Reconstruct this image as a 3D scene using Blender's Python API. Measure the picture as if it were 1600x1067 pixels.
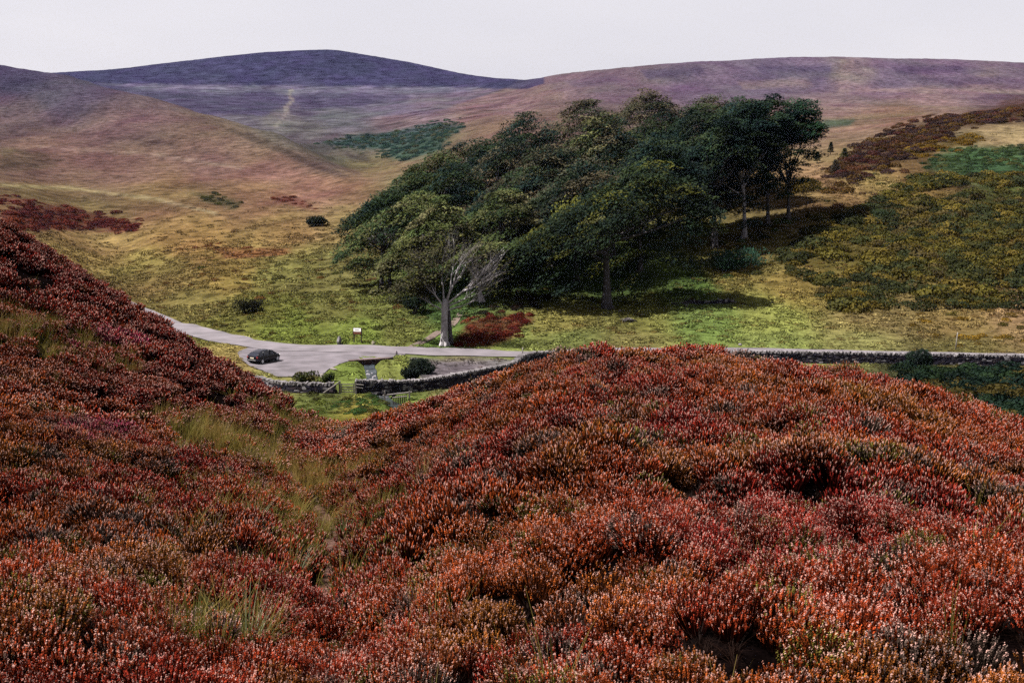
import bpy, bmesh, math, random
import numpy as np
from mathutils import Vector, Matrix
from mathutils.geometry import delaunay_2d_cdt

sc = bpy.context.scene
for o in list(bpy.data.objects):
    bpy.data.objects.remove(o)
R = math.radians
PI = math.pi

# ------------------------------------------------------------------ camera
PITCH = R(8.5); ZC = 20.7; FPX = 800 / math.tan(R(22.5))
cam_d = bpy.data.cameras.new('camera'); cam = bpy.data.objects.new('camera', cam_d)
sc.collection.objects.link(cam)
cam.location = (0, 0, ZC); cam.rotation_euler = (PI / 2 - PITCH, 0, 0)
cam_d.sensor_width = 36; cam_d.lens = 18 / math.tan(R(22.5))
cam_d.clip_start = 0.05; cam_d.clip_end = 12000
sc.camera = cam

# ------------------------------------------------------------------ light
SUN_EL = R(59); SUN_AZ = R(-100)          # measured from +Y (view direction), negative = left
wd = bpy.data.worlds.new('World'); sc.world = wd; wd.use_nodes = True
nt = wd.node_tree; nt.nodes.clear()
wo = nt.nodes.new('ShaderNodeOutputWorld'); bg = nt.nodes.new('ShaderNodeBackground')
sky = nt.nodes.new('ShaderNodeTexSky'); sky.sky_type = 'NISHITA'; sky.sun_disc = False
sky.sun_elevation = SUN_EL; sky.sun_rotation = SUN_AZ
sky.dust_density = 3.0; sky.air_density = 1.0
# a thin even cloud sheet over the blue: pale lavender white with faint soft mottling
tc = nt.nodes.new('ShaderNodeTexCoord'); mp = nt.nodes.new('ShaderNodeMapping')
mp.inputs['Scale'].default_value = (1, 1, 4)
nz = nt.nodes.new('ShaderNodeTexNoise'); nz.inputs['Scale'].default_value = 2.2; nz.inputs['Detail'].default_value = 5
rmp = nt.nodes.new('ShaderNodeValToRGB')
rmp.color_ramp.elements[0].position = 0.3; rmp.color_ramp.elements[0].color = (3.72, 3.58, 3.84, 1)
rmp.color_ramp.elements[1].position = 0.7; rmp.color_ramp.elements[1].color = (4.35, 4.14, 4.30, 1)
mx = nt.nodes.new('ShaderNodeMix'); mx.data_type = 'RGBA'; mx.inputs[0].default_value = 0.9
nt.links.new(tc.outputs['Generated'], mp.inputs['Vector']); nt.links.new(mp.outputs[0], nz.inputs['Vector'])
nt.links.new(nz.outputs[0], rmp.inputs[0])
nt.links.new(sky.outputs[0], mx.inputs[6]); nt.links.new(rmp.outputs[0], mx.inputs[7])
nt.links.new(mx.outputs[2], bg.inputs['Color']); bg.inputs['Strength'].default_value = 0.05
nt.links.new(bg.outputs[0], wo.inputs['Surface'])
sun_d = bpy.data.lights.new('sun', 'SUN'); sun = bpy.data.objects.new('sun', sun_d); sc.collection.objects.link(sun)
sun_d.energy = 5.0; sun_d.angle = R(0.8); sun_d.color = (1.0, 0.95, 0.89)
to_sun = Vector((math.sin(SUN_AZ) * math.cos(SUN_EL), math.cos(SUN_AZ) * math.cos(SUN_EL), math.sin(SUN_EL)))
sun.rotation_euler = to_sun.to_track_quat('Z', 'Y').to_euler()
sc.view_settings.view_transform = 'Standard'; sc.view_settings.look = 'None'
sc.view_settings.exposure = 2.0; sc.view_settings.gamma = 1.0; sc.view_settings.use_curve_mapping = False
sc.cycles.max_bounces = 4; sc.cycles.diffuse_bounces = 1; sc.cycles.glossy_bounces = 2
sc.cycles.transmission_bounces = 3; sc.cycles.volume_bounces = 0; sc.cycles.transparent_max_bounces = 6
sc.cycles.use_adaptive_sampling = True; sc.cycles.adaptive_threshold = 0.01
try:
    sc.cycles.use_denoising = False; sc.cycles.denoiser = 'OPENIMAGEDENOISE'
    sc.cycles.denoising_input_passes = 'RGB_ALBEDO_NORMAL'; sc.cycles.denoising_prefilter = 'ACCURATE'
except Exception:
    pass
KALB = 5.5      # display-linear value of a sunlit white surface: turns seen colours into base colours

# ------------------------------------------------------------------ small maths
rng = np.random.default_rng(7)
random.seed(7)
def s2l(c):
    c = np.asarray(c, float) / 255.0
    return np.where(c <= 0.04045, c / 12.92, ((c + 0.055) / 1.055) ** 2.4)
def alb(*c):
    if len(c) == 1: c = c[0]
    return np.clip(s2l(c) / KALB, 0.002, 0.8)
def sstep(a, b, x):
    t = np.clip((np.asarray(x, float) - a) / (b - a), 0, 1); return t * t * (3 - 2 * t)
def hash2(ix, iy, s=0):
    n = (ix.astype(np.int64) * 374761393 + iy.astype(np.int64) * 668265263 + s * 1442695041) & 0x7fffffff
    n = ((n ^ (n >> 13)) * 1274126177) & 0x7fffffff
    n = (n ^ (n >> 16)) & 0x7fffffff
    return n / float(0x7fffffff)
def vnoise(x, y, s=0):
    x = np.asarray(x, float); y = np.asarray(y, float)
    ix = np.floor(x); iy = np.floor(y); fx = x - ix; fy = y - iy
    fx = fx * fx * (3 - 2 * fx); fy = fy * fy * (3 - 2 * fy)
    a = hash2(ix, iy, s); b = hash2(ix + 1, iy, s); c = hash2(ix, iy + 1, s); d = hash2(ix + 1, iy + 1, s)
    return (a * (1 - fx) + b * fx) * (1 - fy) + (c * (1 - fx) + d * fx) * fy
def fbm(x, y, s=0, oct=4):
    v = 0; a = 0.5; t = 0
    for k in range(oct):
        v = v + a * vnoise(x * 2 ** k, y * 2 ** k, s + k); t += a; a *= 0.5
    return v / t
def domes(x, y, cell, s=0):
    """rounded hummocks: height 0..1 of the tallest dome over each point"""
    x = np.asarray(x, float) / cell; y = np.asarray(y, float) / cell
    ix = np.floor(x); iy = np.floor(y); best = np.zeros_like(x)
    for dx in (-1, 0, 1):
        for dy in (-1, 0, 1):
            cx = ix + dx; cy = iy + dy
            px = cx + 0.15 + 0.7 * hash2(cx, cy, s); py = cy + 0.15 + 0.7 * hash2(cx, cy, s + 1)
            rr = 0.55 + 0.4 * hash2(cx, cy, s + 2); hh = 0.35 + 0.65 * hash2(cx, cy, s + 3)
            q = ((x - px) ** 2 + (y - py) ** 2) / (rr * rr)
            best = np.maximum(best, hh * np.sqrt(np.clip(1 - q, 0, 1)))
    return best
def pchip(xk, yk, x):
    h = np.diff(xk); dl = np.diff(yk) / h; m = np.zeros(len(xk))
    for i in range(1, len(xk) - 1):
        if dl[i - 1] * dl[i] > 0:
            w1 = 2 * h[i] + h[i - 1]; w2 = h[i] + 2 * h[i - 1]
            m[i] = (w1 + w2) / (w1 / dl[i - 1] + w2 / dl[i])
    m[0] = dl[0]; m[-1] = dl[-1]
    x = np.clip(x, xk[0], xk[-1])
    i = np.clip(np.searchsorted(xk, x) - 1, 0, len(h) - 1); t = (x - xk[i]) / h[i]
    return ((2 * t ** 3 - 3 * t ** 2 + 1) * yk[i] + (t ** 3 - 2 * t ** 2 + t) * h[i] * m[i]
            + (-2 * t ** 3 + 3 * t ** 2) * yk[i + 1] + (t ** 3 - t ** 2) * h[i] * m[i + 1])
SP, CP = math.sin(PITCH), math.cos(PITCH)
def ray(px, py):          # lateral and vertical run per metre of depth for a bearing noted off the photo
    u = (px - 800) / FPX; v = (533.5 - py) / FPX
    return u / (CP + v * SP), (-SP + v * CP) / (CP + v * SP)
def proj(x, y, z):
    x = np.asarray(x, float); y = np.asarray(y, float); dz = np.asarray(z, float) - ZC
    f = np.maximum(y * CP - dz * SP, 1e-3); up = y * SP + dz * CP
    return 800 + FPX * x / f, 533.5 - FPX * up / f

# ------------------------------------------------------------------ the land: survey lines (bearing px, py, depth m)
NODES = [
 # feet of the slope in front of the viewer
 [(-300,1067,3.6),(0,1067,3.8),(540,1067,4.2),(1600,1067,3.8),(1900,1067,3.6)],
 [(-300,800,8),(0,835,8),(230,850,8),(440,885,8),(540,905,8),(620,870,8),(800,815,8),(950,795,8),(1300,800,7.5),(1600,830,7),(1900,880,7)],
 [(-300,600,15),(0,680,14),(230,715,15),(400,745,15),(480,770,15),(560,765,15),(640,735,14.5),(800,660,14),(950,640,13),(1300,655,12.5),(1600,715,12),(1900,790,12)],
 [(-300,480,28),(0,545,25),(230,600,26),(340,640,25),(440,672,24),(500,697,22),(560,692,21.5),(640,655,20),(800,598,18),(950,570,16.5),(1300,598,15),(1600,680,14),(1900,775,13.5)],
 # brow of the heather hump and of the left bank
 [(-300,230,50),(0,345,45),(100,410,44),(170,455,43),(230,492,42),(340,555,40),(420,598,37),(465,628,34),(500,645,31),(560,648,29),(620,628,27),(700,598,24),(800,563,22),(880,543,21),(950,535,20),(1050,533,20),(1200,544,19),(1300,559,18),(1400,580,17.5),(1500,609,17),(1600,641,16.5),(1900,755,15)],
 [(-300,300,90),(0,405,80),(230,560,75),(340,640,66),(465,690,60),(560,700,52),(700,660,45),(950,640,42),(1300,690,42),(1600,760,40),(1900,850,40)],
 [(-300,370,140),(0,425,130),(230,548,110),(340,610,100),(400,640,92),(465,650,92),(560,650,90),(700,650,85),(950,650,85),(1300,650,85),(1600,645,85),(1900,640,85)],
 # dry stone wall line
 [(-300,355,170),(0,400,160),(230,535,126),(340,585,112),(440,612,104),(560,614,103),(640,614,104),(681,609,105),(756,595,109),(800,585,111),(818,572,116),(850,567,118.5),(950,567,118),(1250,567,117),(1600,573,115),(1900,578,113)],
 # far edge of the road
 [(-300,330,210),(0,370,190),(150,450,165),(250,503,150),(340,525,139),(420,538,134),(560,542,132),(690,546,131.5),(820,550,130),(950,545,128),(1250,545,126),(1600,550,125),(1900,552,124)],
 [(-300,280,290),(0,320,250),(200,430,195),(400,455,165),(575,460,162),(693,495,146),(750,470,148),(950,483,150),(1100,475,150),(1300,480,148),(1600,480,146),(1900,480,145)],
 [(-300,220,420),(0,250,400),(200,330,280),(400,370,225),(575,370,215),(693,400,185),(850,400,180),(950,395,180),(1200,385,180),(1300,400,172),(1600,380,175),(1900,375,175)],
 [(-300,160,600),(0,180,580),(200,230,450),(400,275,360),(575,320,270),(693,320,235),(850,305,230),(950,295,230),(1200,320,205),(1300,290,215),(1450,265,230),(1600,250,240),(1900,235,245)],
 # brow of the left spur, lower brow on the right
 [(-300,60,800),(0,103,780),(85,118,760),(200,150,700),(340,185,600),(430,210,510),(500,245,410),(575,278,330),(640,262,340),(693,250,330),(850,215,360),(950,215,330),(1200,235,300),(1300,225,300),(1450,195,310),(1600,165,330),(1900,120,340)],
 [(-300,88,1000),(0,135,950),(85,145,920),(200,175,850),(340,200,720),(430,217,600),(500,240,520),(575,262,450),(693,232,450),(850,190,520),(950,185,500),(1200,190,480),(1300,195,450),(1450,185,450),(1600,175,450),(1900,150,450)],
 [(-300,105,1200),(0,140,1150),(200,155,1080),(340,165,1000),(430,185,850),(500,195,800),(575,195,780),(693,180,750),(800,175,700),(850,165,700),(950,165,640),(1200,165,600),(1600,160,600),(1900,150,600)],
 [(-300,112,1400),(0,130,1350),(200,136,1350),(340,140,1350),(500,140,1350),(700,141,1300),(800,145,1000),(850,140,900),(950,140,800),(1200,140,750),(1300,140,750),(1600,140,750),(1900,135,750)],
 # skyline
 [(-300,122,1800),(0,125,1800),(90,117,1800),(170,112,1800),(260,102,1800),(340,92,1800),(430,83,1800),(510,80,1800),(570,88,1780),(640,100,1750),(700,113,1700),(760,125,1600),(815,131,1500),(850,126,1300),(920,115,1150),(1000,107,1050),(1100,100,1000),(1200,95,1000),(1300,93,1000),(1450,94,1000),(1600,100,1000),(1900,110,1000)],
]
AZ = np.concatenate([np.radians(np.arange(-180, -40, 4.0)), np.radians(np.arange(-40, 40.01, 0.12)), np.radians(np.arange(44, 181, 4.0))])
NR = 520
LR = np.linspace(math.log(0.4), math.log(3300), NR); RR = np.exp(LR)
HEATH = 0.62
node_rz = []
for nd in NODES:
    az = []; rr = []; zz = []
    for (px, py, d) in nd:
        a, s = ray(px, py); az.append(math.atan(a)); rr.append(d * math.hypot(1, a)); zz.append(ZC + d * s)
    az = np.array(az); azc = np.clip(AZ, az[0], az[-1])
    node_rz.append((pchip(az, np.array(rr), azc), pchip(az, np.array(zz), azc)))
TAB = np.zeros((len(AZ), NR))
mean_r = np.array([n[0][np.abs(AZ) < 0.6].mean() for n in node_rz]); mean_z = np.array([19.0, 19.2, 19.6, 20, 20.5, 21, 22, 23, 24, 26, 30, 34, 40, 46, 54, 70, 90])
for i, a in enumerate(AZ):
    r = np.array([n[0][i] for n in node_rz]); z = np.array([n[1][i] for n in node_rz])
    w = float(sstep(R(45), R(110), abs(a)))
    r = r * (1 - w) + mean_r * w; z = z * (1 - w) + mean_z * w
    z = z - HEATH * (1 - sstep(55, 75, r))
    rk = np.concatenate([[0.3], r, [r[-1] + 250, 3400]]); zk = np.concatenate([[18.95], z, [z[-1] - 8, z[-1] - 70]])
    TAB[i] = pchip(rk, zk, RR)
def base_h(x, y):
    x = np.asarray(x, float); y = np.asarray(y, float)
    az = np.arctan2(x, y); lr = np.log(np.clip(np.hypot(x, y), 0.41, 3290))
    i = np.clip(np.searchsorted(AZ, az) - 1, 0, len(AZ) - 2); t = (az - AZ[i]) / (AZ[i + 1] - AZ[i])
    fj = (lr - LR[0]) / (LR[1] - LR[0]); j = np.clip(fj.astype(int), 0, NR - 2); s = fj - j
    return (TAB[i, j] * (1 - t) + TAB[i + 1, j] * t) * (1 - s) + (TAB[i, j + 1] * (1 - t) + TAB[i + 1, j + 1] * t) * s
def wpt(px, py, d):      # a surveyed point: bearing plus depth, dropped on the land
    a, s = ray(px, py); return float(a * d), float(d)
def solve(px, py, lo=2.0, hi=2000.0, first=True):
    """the first place along a bearing where the sight line meets the land beyond depth lo"""
    d = np.exp(np.linspace(math.log(lo), math.log(hi), 1500)); a, s = ray(px, py)
    g = base_h(a * d, d) - (ZC + s * d)
    k = np.where(g > 0)[0]
    k = k[0] if len(k) else len(d) - 1
    if k > 0:
        t = g[k - 1] / (g[k - 1] - g[k]); dd = d[k - 1] + t * (d[k] - d[k - 1])
    else: dd = d[0]
    return float(a * dd), float(dd)
def poly_pts(L, lo, hi=2000.0): return [solve(p[0], p[1], lo, hi) for p in L]
def seg_dist(x, y, pts):
    best = np.full(np.shape(x), 1e9)
    for (ax, ay), (bx, by) in zip(pts[:-1], pts[1:]):
        vx, vy = bx - ax, by - ay; L2 = vx * vx + vy * vy + 1e-9
        t = np.clip(((x - ax) * vx + (y - ay) * vy) / L2, 0, 1)
        best = np.minimum(best, np.hypot(x - ax - t * vx, y - ay - t * vy))
    return best
def inpoly(x, y, P):
    x = np.asarray(x, float); y = np.asarray(y, float); ins = np.zeros(x.shape, bool); n = len(P)
    for k in range(n):
        x1, y1 = P[k]; x2, y2 = P[(k + 1) % n]
        c = ((y1 > y) != (y2 > y)) & (x < (x2 - x1) * (y - y1) / (y2 - y1 + 1e-12) + x1)
        ins ^= c
    return ins
# lines on the ground
TRAIL = poly_pts([(514,960),(500,915),(512,865),(522,835),(505,800),(470,765),(440,730),(425,700),(450,672),(480,652)], 3.0, 60)
ROAD = [wpt(120,492,172), wpt(200,498,160), wpt(250,508,149), wpt(300,520,142), wpt(350,530,137), wpt(420,541,132.2), wpt(490,545,130.6), wpt(560,546,130), wpt(640,548,129.6), wpt(720,550,129), wpt(820,553,127.8), wpt(950,553,125.5), wpt(1250,556,123), wpt(1600,560,121), wpt(1900,562,120)]
PARK = [wpt(388,545,130.5), wpt(470,547,129), wpt(560,549,128.5), wpt(632,552,127.6), wpt(610,557,124.8), wpt(575,560,123.2), wpt(546,562,122), wpt(530,567,119.5), wpt(515,574,116.5), wpt(500,583,112.5), wpt(470,586,111.5), wpt(432,583,112), wpt(415,577,114.5), wpt(395,571,117), wpt(378,562,121.5), wpt(372,552,127)]
STREAM = [wpt(577,560,124.2), wpt(579,573,118), wpt(581,585,112.5), wpt(584,596,108.5), wpt(600,612,103), wpt(622,625,98), wpt(630,648,90)]
POOL = [wpt(560,570,120.6), wpt(597,569,121.6)]
def hummock(x, y):
    return (0.46 * (domes(x + 0.3 * fbm(x * 1.5, y * 1.5, 51), y, 0.80, 3) - 0.5) + 0.50 * (domes(x + 0.5 * fbm(x, y, 57), y + 3, 2.2, 13) - 0.42)
            + 0.10 * (fbm(x * 2.6, y * 2.6, 33) - 0.5))
def H(x, y):
    x = np.asarray(x, float); y = np.asarray(y, float)
    r = np.hypot(x, y); z = base_h(x, y)
    near = 1 - sstep(55, 78, r); close = 1 - sstep(1.5, 3.0, r)
    tr = seg_dist(x, y, TRAIL); tm = sstep(0.12, 0.75, tr)
    m = np.zeros_like(z); nk = r < 80
    if nk.any(): m[nk] = hummock(x[nk], y[nk]) * (1 - 0.4 * sstep(10, 17, r[nk]))
    z = z + near * tm * (1 - close) * m * sstep(1, 6, r) - near * 0.14 * (1 - sstep(0.1, 0.6, tr))
    flat = np.minimum(sstep(4.0, 10.0, seg_dist(x, y, ROAD)), np.where(inpoly(x, y, PARK), 0, 1))
    mid = (1 - near) * (0.25 + 0.75 * flat)
    z = z + mid * (0.7 * (fbm(x / 5, y / 5, 21) - 0.5) + .25 * domes(x, y, 2.6, 41)) * sstep(80, 160, r)
    far = sstep(170, 500, r)
    z = z + far * 5.0 * (fbm(x / 60, y / 60, 5, 5) - 0.5) * (1 - 0.6 * sstep(700, 1100, r))
    pool = seg_dist(x, y, POOL); z = z - (1 - near) * 0.95 * (1 - sstep(0.5, 1.3, pool))
    # the beck cuts a small channel
    st = seg_dist(x, y, STREAM)
    z = z - (1 - near) * 0.55 * (1 - sstep(0.4, 1.3, st)) * sstep(0, 1.2, pool)
    return z
def Hs(x, y): return float(H(np.array([x]), np.array([y]))[0])

# ------------------------------------------------------------------ colours of the land (seen colours, sampled across the hills)
KEYS_MID = [ # px, py, colour
 (20,120,(88,74,100)),(20,180,(128,100,102)),(100,150,(105,88,105)),(60,250,(142,106,92)),(200,200,(140,106,104)),(200,260,(150,112,96)),(330,240,(150,110,100)),(420,260,(158,114,98)),
 (60,320,(140,108,70)),(250,310,(160,122,76)),(400,310,(162,118,82)),(500,300,(164,120,92)),(560,300,(158,116,84)),(150,370,(165,136,74)),(300,370,(160,124,66)),(430,350,(150,120,68)),(540,350,(152,128,76)),
 (250,430,(142,128,62)),(350,430,(136,118,54)),(450,430,(122,118,58)),(540,430,(126,124,62)),(300,480,(128,120,58)),(420,480,(116,118,46)),(520,480,(122,122,56)),(600,480,(132,138,62)),
 (330,510,(120,120,50)),(450,515,(132,150,52)),(560,515,(140,160,58)),(630,520,(128,130,60)),(700,535,(120,150,62)),(780,535,(140,150,70)),(690,480,(84,112,56)),
 (360,565,(170,150,80)),(440,595,(160,160,80)),(550,590,(138,160,62)),(610,580,(150,160,70)),(720,575,(150,140,100)),(500,625,(110,120,60)),(600,625,(112,132,60)),(560,640,(140,130,60)),
 (880,500,(150,140,66)),(900,530,(130,140,66)),(1000,500,(140,140,62)),(1000,530,(156,152,76)),(1100,505,(130,150,70)),(1200,500,(150,150,70)),(1200,535,(150,155,80)),(1350,505,(154,138,76)),(1350,535,(150,145,80)),(1500,505,(146,126,66)),(1500,540,(130,125,62)),(1590,495,(166,140,86)),
 (850,440,(70,90,45)),(950,440,(70,90,45)),(1080,450,(90,115,50)),(1150,430,(140,125,60)),(1250,450,(140,120,55)),(1200,400,(120,112,52)),(700,420,(70,100,50)),  # greens near the trees carry some of their cast shade
 (1300,400,(95,86,36)),(1450,400,(96,86,30)),(1580,400,(100,86,34)),(1450,340,(100,88,34)),(1580,320,(92,96,44)),(1300,340,(120,108,50)),(1230,340,(120,112,60)),(1240,310,(140,120,70)),
 (1250,260,(170,134,92)),(1330,240,(165,130,88)),(1400,250,(140,105,66)),(1450,290,(118,90,50)),(1350,290,(150,126,72)),(1570,210,(196,156,110)),(1550,255,(74,102,64)),
 (1250,210,(170,130,105)),(1330,205,(165,128,104)),(1420,180,(150,112,90)),(1300,170,(160,126,118)),(1450,160,(160,124,112)),(1550,150,(130,98,104)),(1580,170,(112,78,64)),
 (1100,120,(132,104,120)),(1200,115,(126,102,122)),(1280,120,(128,104,122)),(1400,120,(134,106,124)),(1500,120,(136,108,124)),(1590,115,(140,110,122)),(1530,135,(165,130,120)),(1320,120,(160,134,122)),
 (950,115,(132,102,106)),(950,130,(134,104,108)),(880,130,(140,108,106)),(850,150,(150,114,100)),(780,160,(152,116,104)),(760,190,(150,112,96)),(650,180,(146,116,112)),(620,200,(144,118,104)),(560,260,(140,112,90)),(600,260,(150,122,90)),(540,250,(120,106,96)),(700,250,(140,116,90)),(1480,600,(66,70,42)),(1580,615,(48,54,38)),(1420,582,(84,84,52)),(1640,640,(44,50,36)),(520,215,(128,112,100)),(560,200,(130,112,112)),(460,205,(130,116,110)),
]
KEYS_FAR = [
 (60,110,(84,72,104)),(200,120,(82,72,104)),(400,105,(74,66,100)),(500,95,(74,66,100)),(600,115,(78,68,104)),(700,125,(84,72,106)),(780,131,(92,78,106)),
 (250,128,(76,66,100)),(400,128,(70,62,96)),(550,130,(72,64,98)),(680,133,(80,70,102)),
 (250,137,(128,118,134)),(350,138,(132,122,136)),(450,139,(138,128,136)),(550,140,(130,120,136)),(650,142,(132,118,128)),(740,142,(134,112,118)),
 (250,150,(98,84,114)),(340,160,(100,86,114)),(300,170,(104,88,112)),(400,170,(96,82,108)),(415,152,(92,78,110)),(500,158,(98,84,112)),(560,155,(100,86,112)),(600,155,(120,106,120)),(480,175,(110,96,108)),
 (380,185,(122,112,112)),(440,185,(140,128,116)),(520,180,(128,120,120)),(600,172,(128,116,124)),(680,160,(134,114,118)),(620,190,(140,112,104)),(540,195,(120,110,112)),(470,200,(124,116,104)),(540,240,(116,108,92)),(580,262,(136,118,84)),(510,235,(100,92,88)),(560,220,(128,112,96)),(600,262,(146,122,88)),(630,215,(136,112,98)),
]
def shepard(px, py, keys, ky=1.7):
    num = np.zeros(px.shape + (3,)); den = np.zeros(px.shape)
    for kx, kyy, c in keys:
        d2 = (px - kx) ** 2 + (ky * (py - kyy)) ** 2 + 60
        w = 1 / d2 ** 2.2; den += w; num += w[..., None] * s2l(c)
    return num / den[..., None]
PATCHES = [
 ([(-50,40),(850,40),(850,140),(740,138),(500,136),(200,132),(60,124),(-50,124)], (72,66,104), 1000, 2600, 1.5),  # purple summit heather, some of the distant haze put into its blue
 ([(150,131),(500,135),(745,137),(735,144),(600,146),(440,142),(230,139)], (134,124,138), 900, 1700, 2),
 ([(205,142),(330,147),(428,143),(436,158),(418,182),(330,178),(250,162)], (94,82,106), 700, 1500, 3),
 ([(466,146),(600,148),(650,150),(560,166),(470,172)], (96,84,106), 700, 1500, 3),
 ([(452,139),(459,139),(455,149),(461,158),(451,168),(450,179),(438,191),(432,201),(427,198),(441,182),(443,168),(454,157),(449,149)], (166,150,130), 600, 1500, .8),
 ([(1000,110),(1095,104),(1105,117),(1010,124)], (104,80,106), 500, 1300, 2),
 ([(1150,127),(1262,123),(1270,136),(1160,140)], (154,124,118), 400, 1300, 2),
 ([(1390,103),(1500,102),(1512,114),(1402,117)], (112,84,110), 500, 1300, 2),
 ([(1180,104),(1296,101),(1300,113),(1190,116)], (110,86,114), 500, 1300, 2),
 ([(880,126),(960,118),(990,128),(900,138)], (126,98,108), 500, 1300, 2),
 ([(1420,122),(1560,120),(1590,132),(1440,134)], (120,92,112), 500, 1300, 2),
 ([(1340,138),(1600,140),(1640,147),(1340,144)], (172,138,122), 400, 1100, 2),
 ([(0,287),(120,293),(250,310),(340,332),(340,337),(250,315),(120,297),(0,291)], (188,160,112), 200, 600, 2),
 ([(40,200),(200,214),(330,238),(330,241),(200,218),(40,204)], (120,90,86), 300, 800, 2),
 ([(60,228),(240,240),(380,262),(380,265),(240,244),(60,232)], (168,136,120), 300, 800, 2),
 ([(330,192),(400,212),(450,234),(500,258),(545,275),(538,279),(490,264),(440,242),(390,220)], (104,82,76), 250, 700, 3),
 ([(560,268),(600,255),(640,262),(610,275),(570,278)], (150,126,84), 200, 600, 3),
 ([(540,240),(575,244),(580,252),(545,250)], (96,84,80), 300, 800, 3),
 # polygon, colour, dmin, dmax, raggedness px
 ([(498,224),(540,214),(600,207),(690,191),(728,198),(700,214),(688,236),(640,251),(604,248),(612,236),(560,232)], (60,98,90), 200, 900, 5),
 ([(1440,262),(1480,236),(1600,226),(1640,230),(1640,278),(1540,278),(1470,272)], (72,102,66), 150, 420, 8),
 ([(1255,198),(1290,188),(1338,186),(1330,196),(1275,203)], (84,108,88), 250, 900, 3),
 ([(1290,268),(1340,235),(1400,208),(1470,188),(1540,172),(1640,152),(1640,186),(1540,196),(1500,206),(1440,236),(1380,262),(1330,275)], (92,62,48), 150, 500, 8),
 ([(1420,235),(1460,222),(1530,206),(1530,222),(1470,236),(1430,245)], (120,92,40), 150, 500, 5),
 ([(1311,93),(1334,93),(1334,105),(1326,122),(1328,146),(1308,146),(1313,120)], (170,142,124), 400, 1300, 1.5),
 ([(0,335),(40,318),(110,320),(160,335),(230,352),(200,364),(120,360),(40,358),(0,360)], (112,52,46), 150, 500, 9),
 ([(0,306),(60,312),(40,318),(0,316)], (118,56,48), 150, 500, 5),
 ([(320,385),(400,392),(460,385),(440,400),(360,404)], (140,92,52), 130, 400, 10),
 ([(430,300),(470,312),(500,330),(470,326),(430,312)], (130,74,60), 150, 500, 6),
 ([(295,300),(330,305),(378,318),(370,328),(320,316)], (98,92,60), 150, 500, 6),
 ([(708,538),(735,502),(800,490),(838,498),(800,528),(760,542)], (108,46,38), 118, 170, 6),
 ([(640,555),(690,562),(790,560),(810,567),(740,578),(690,590),(655,592)], (128,118,130), 100, 135, 5),
 ([(0,232),(60,240),(110,252),(60,262),(0,262)], (112,92,70), 250, 900, 10),
]
def land_colour(x, y, z):
    px, py = proj(x, y, z); r = np.hypot(x, y)
    nzx = fbm(x / 9, y / 9, 71) - 0.5; nzf = fbm(x / 40, y / 40, 81) - 0.5
    jx = np.where(r > 500, nzf * 26, nzx * 24); jy = np.where(r > 500, nzf * 6, nzx * 14)
    cm = shepard(px + jx, py + jy, KEYS_MID); cf = shepard(px + jx, py + jy * .4, KEYS_FAR, 3.0)
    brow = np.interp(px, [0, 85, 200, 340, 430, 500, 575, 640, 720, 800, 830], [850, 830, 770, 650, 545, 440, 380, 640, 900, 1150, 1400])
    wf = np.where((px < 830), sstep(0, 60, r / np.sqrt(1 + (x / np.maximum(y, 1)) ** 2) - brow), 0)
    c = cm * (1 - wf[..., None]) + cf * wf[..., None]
    for P, col, d0, d1, rag in PATCHES:
        sf = min(1, rag / 5); PX = [q[0] for q in P]; PY = [q[1] for q in P]; e = 2 * rag + 6
        ok = (y > d0) & (y < d1) & (px > min(PX) - e) & (px < max(PX) + e) & (py > min(PY) - e) & (py < max(PY) + e)
        if not ok.any(): continue
        xs, ys, pxs, pys = x[ok], y[ok], px[ok], py[ok]
        q1 = (fbm(xs / 3.5, ys / 3.5, 91) - 0.5) * 2.4 * rag; q2 = (fbm(xs / 3.5 + 50, ys / 3.5, 93) - 0.5) * 1.6 * rag
        m = sum(inpoly(pxs + q1 + ex, pys + q2 + ey, P).astype(float) for ex, ey in ((0, 0), (4 * sf, sf), (-4 * sf, -sf), (2 * sf, -2 * sf), (-2 * sf, 2 * sf), (0, 3 * sf), (0, -3 * sf))) / 7
        m = m[..., None] * 0.85; c[ok] = (1 - m) * c[ok] + m * s2l(col)
    near = 1 - sstep(55, 80, r)
    soil = s2l((20, 13, 11)) * (0.7 + 0.6 * fbm(x * 3, y * 3, 4)[..., None])  # peat colour, darkened so the gaps between clumps read as deep shade
    c = c * (1 - near[..., None]) + soil * near[..., None]
    # trodden path: pale earth and litter
    tr = seg_dist(x, y, TRAIL); w = (1 - sstep(0.10, 0.30, tr + 0.3 * (fbm(x * 5, y * 5, 8) - 0.5))) * near
    c = c * (1 - w[..., None]) + w[..., None] * s2l((146, 110, 100)) * (0.25 + 1.3 * fbm(x * 14, y * 14, 9)[..., None])
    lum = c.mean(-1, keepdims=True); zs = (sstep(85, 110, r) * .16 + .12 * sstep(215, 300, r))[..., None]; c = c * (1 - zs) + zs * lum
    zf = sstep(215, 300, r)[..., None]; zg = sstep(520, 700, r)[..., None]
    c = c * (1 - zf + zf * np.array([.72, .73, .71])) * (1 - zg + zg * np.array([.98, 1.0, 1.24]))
    na = (fbm(x / 11, y / 22, 231, 5) - .5)[..., None]; nb = (fbm(x / 26 + 7, y / 60, 241, 4) - .5)[..., None]; ww = sstep(90, 130, r)[..., None]
    c = c * np.clip(1 + ww * (1.1 * na * np.array([.8, 1.0, .7]) + 0.6 * nb * np.array([.6, .0, .6])), .45, 1.7) * np.where(r > 80, 1.12, 1.0)[..., None]
    return np.clip(c / KALB, 0.0008, 0.8)

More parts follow.
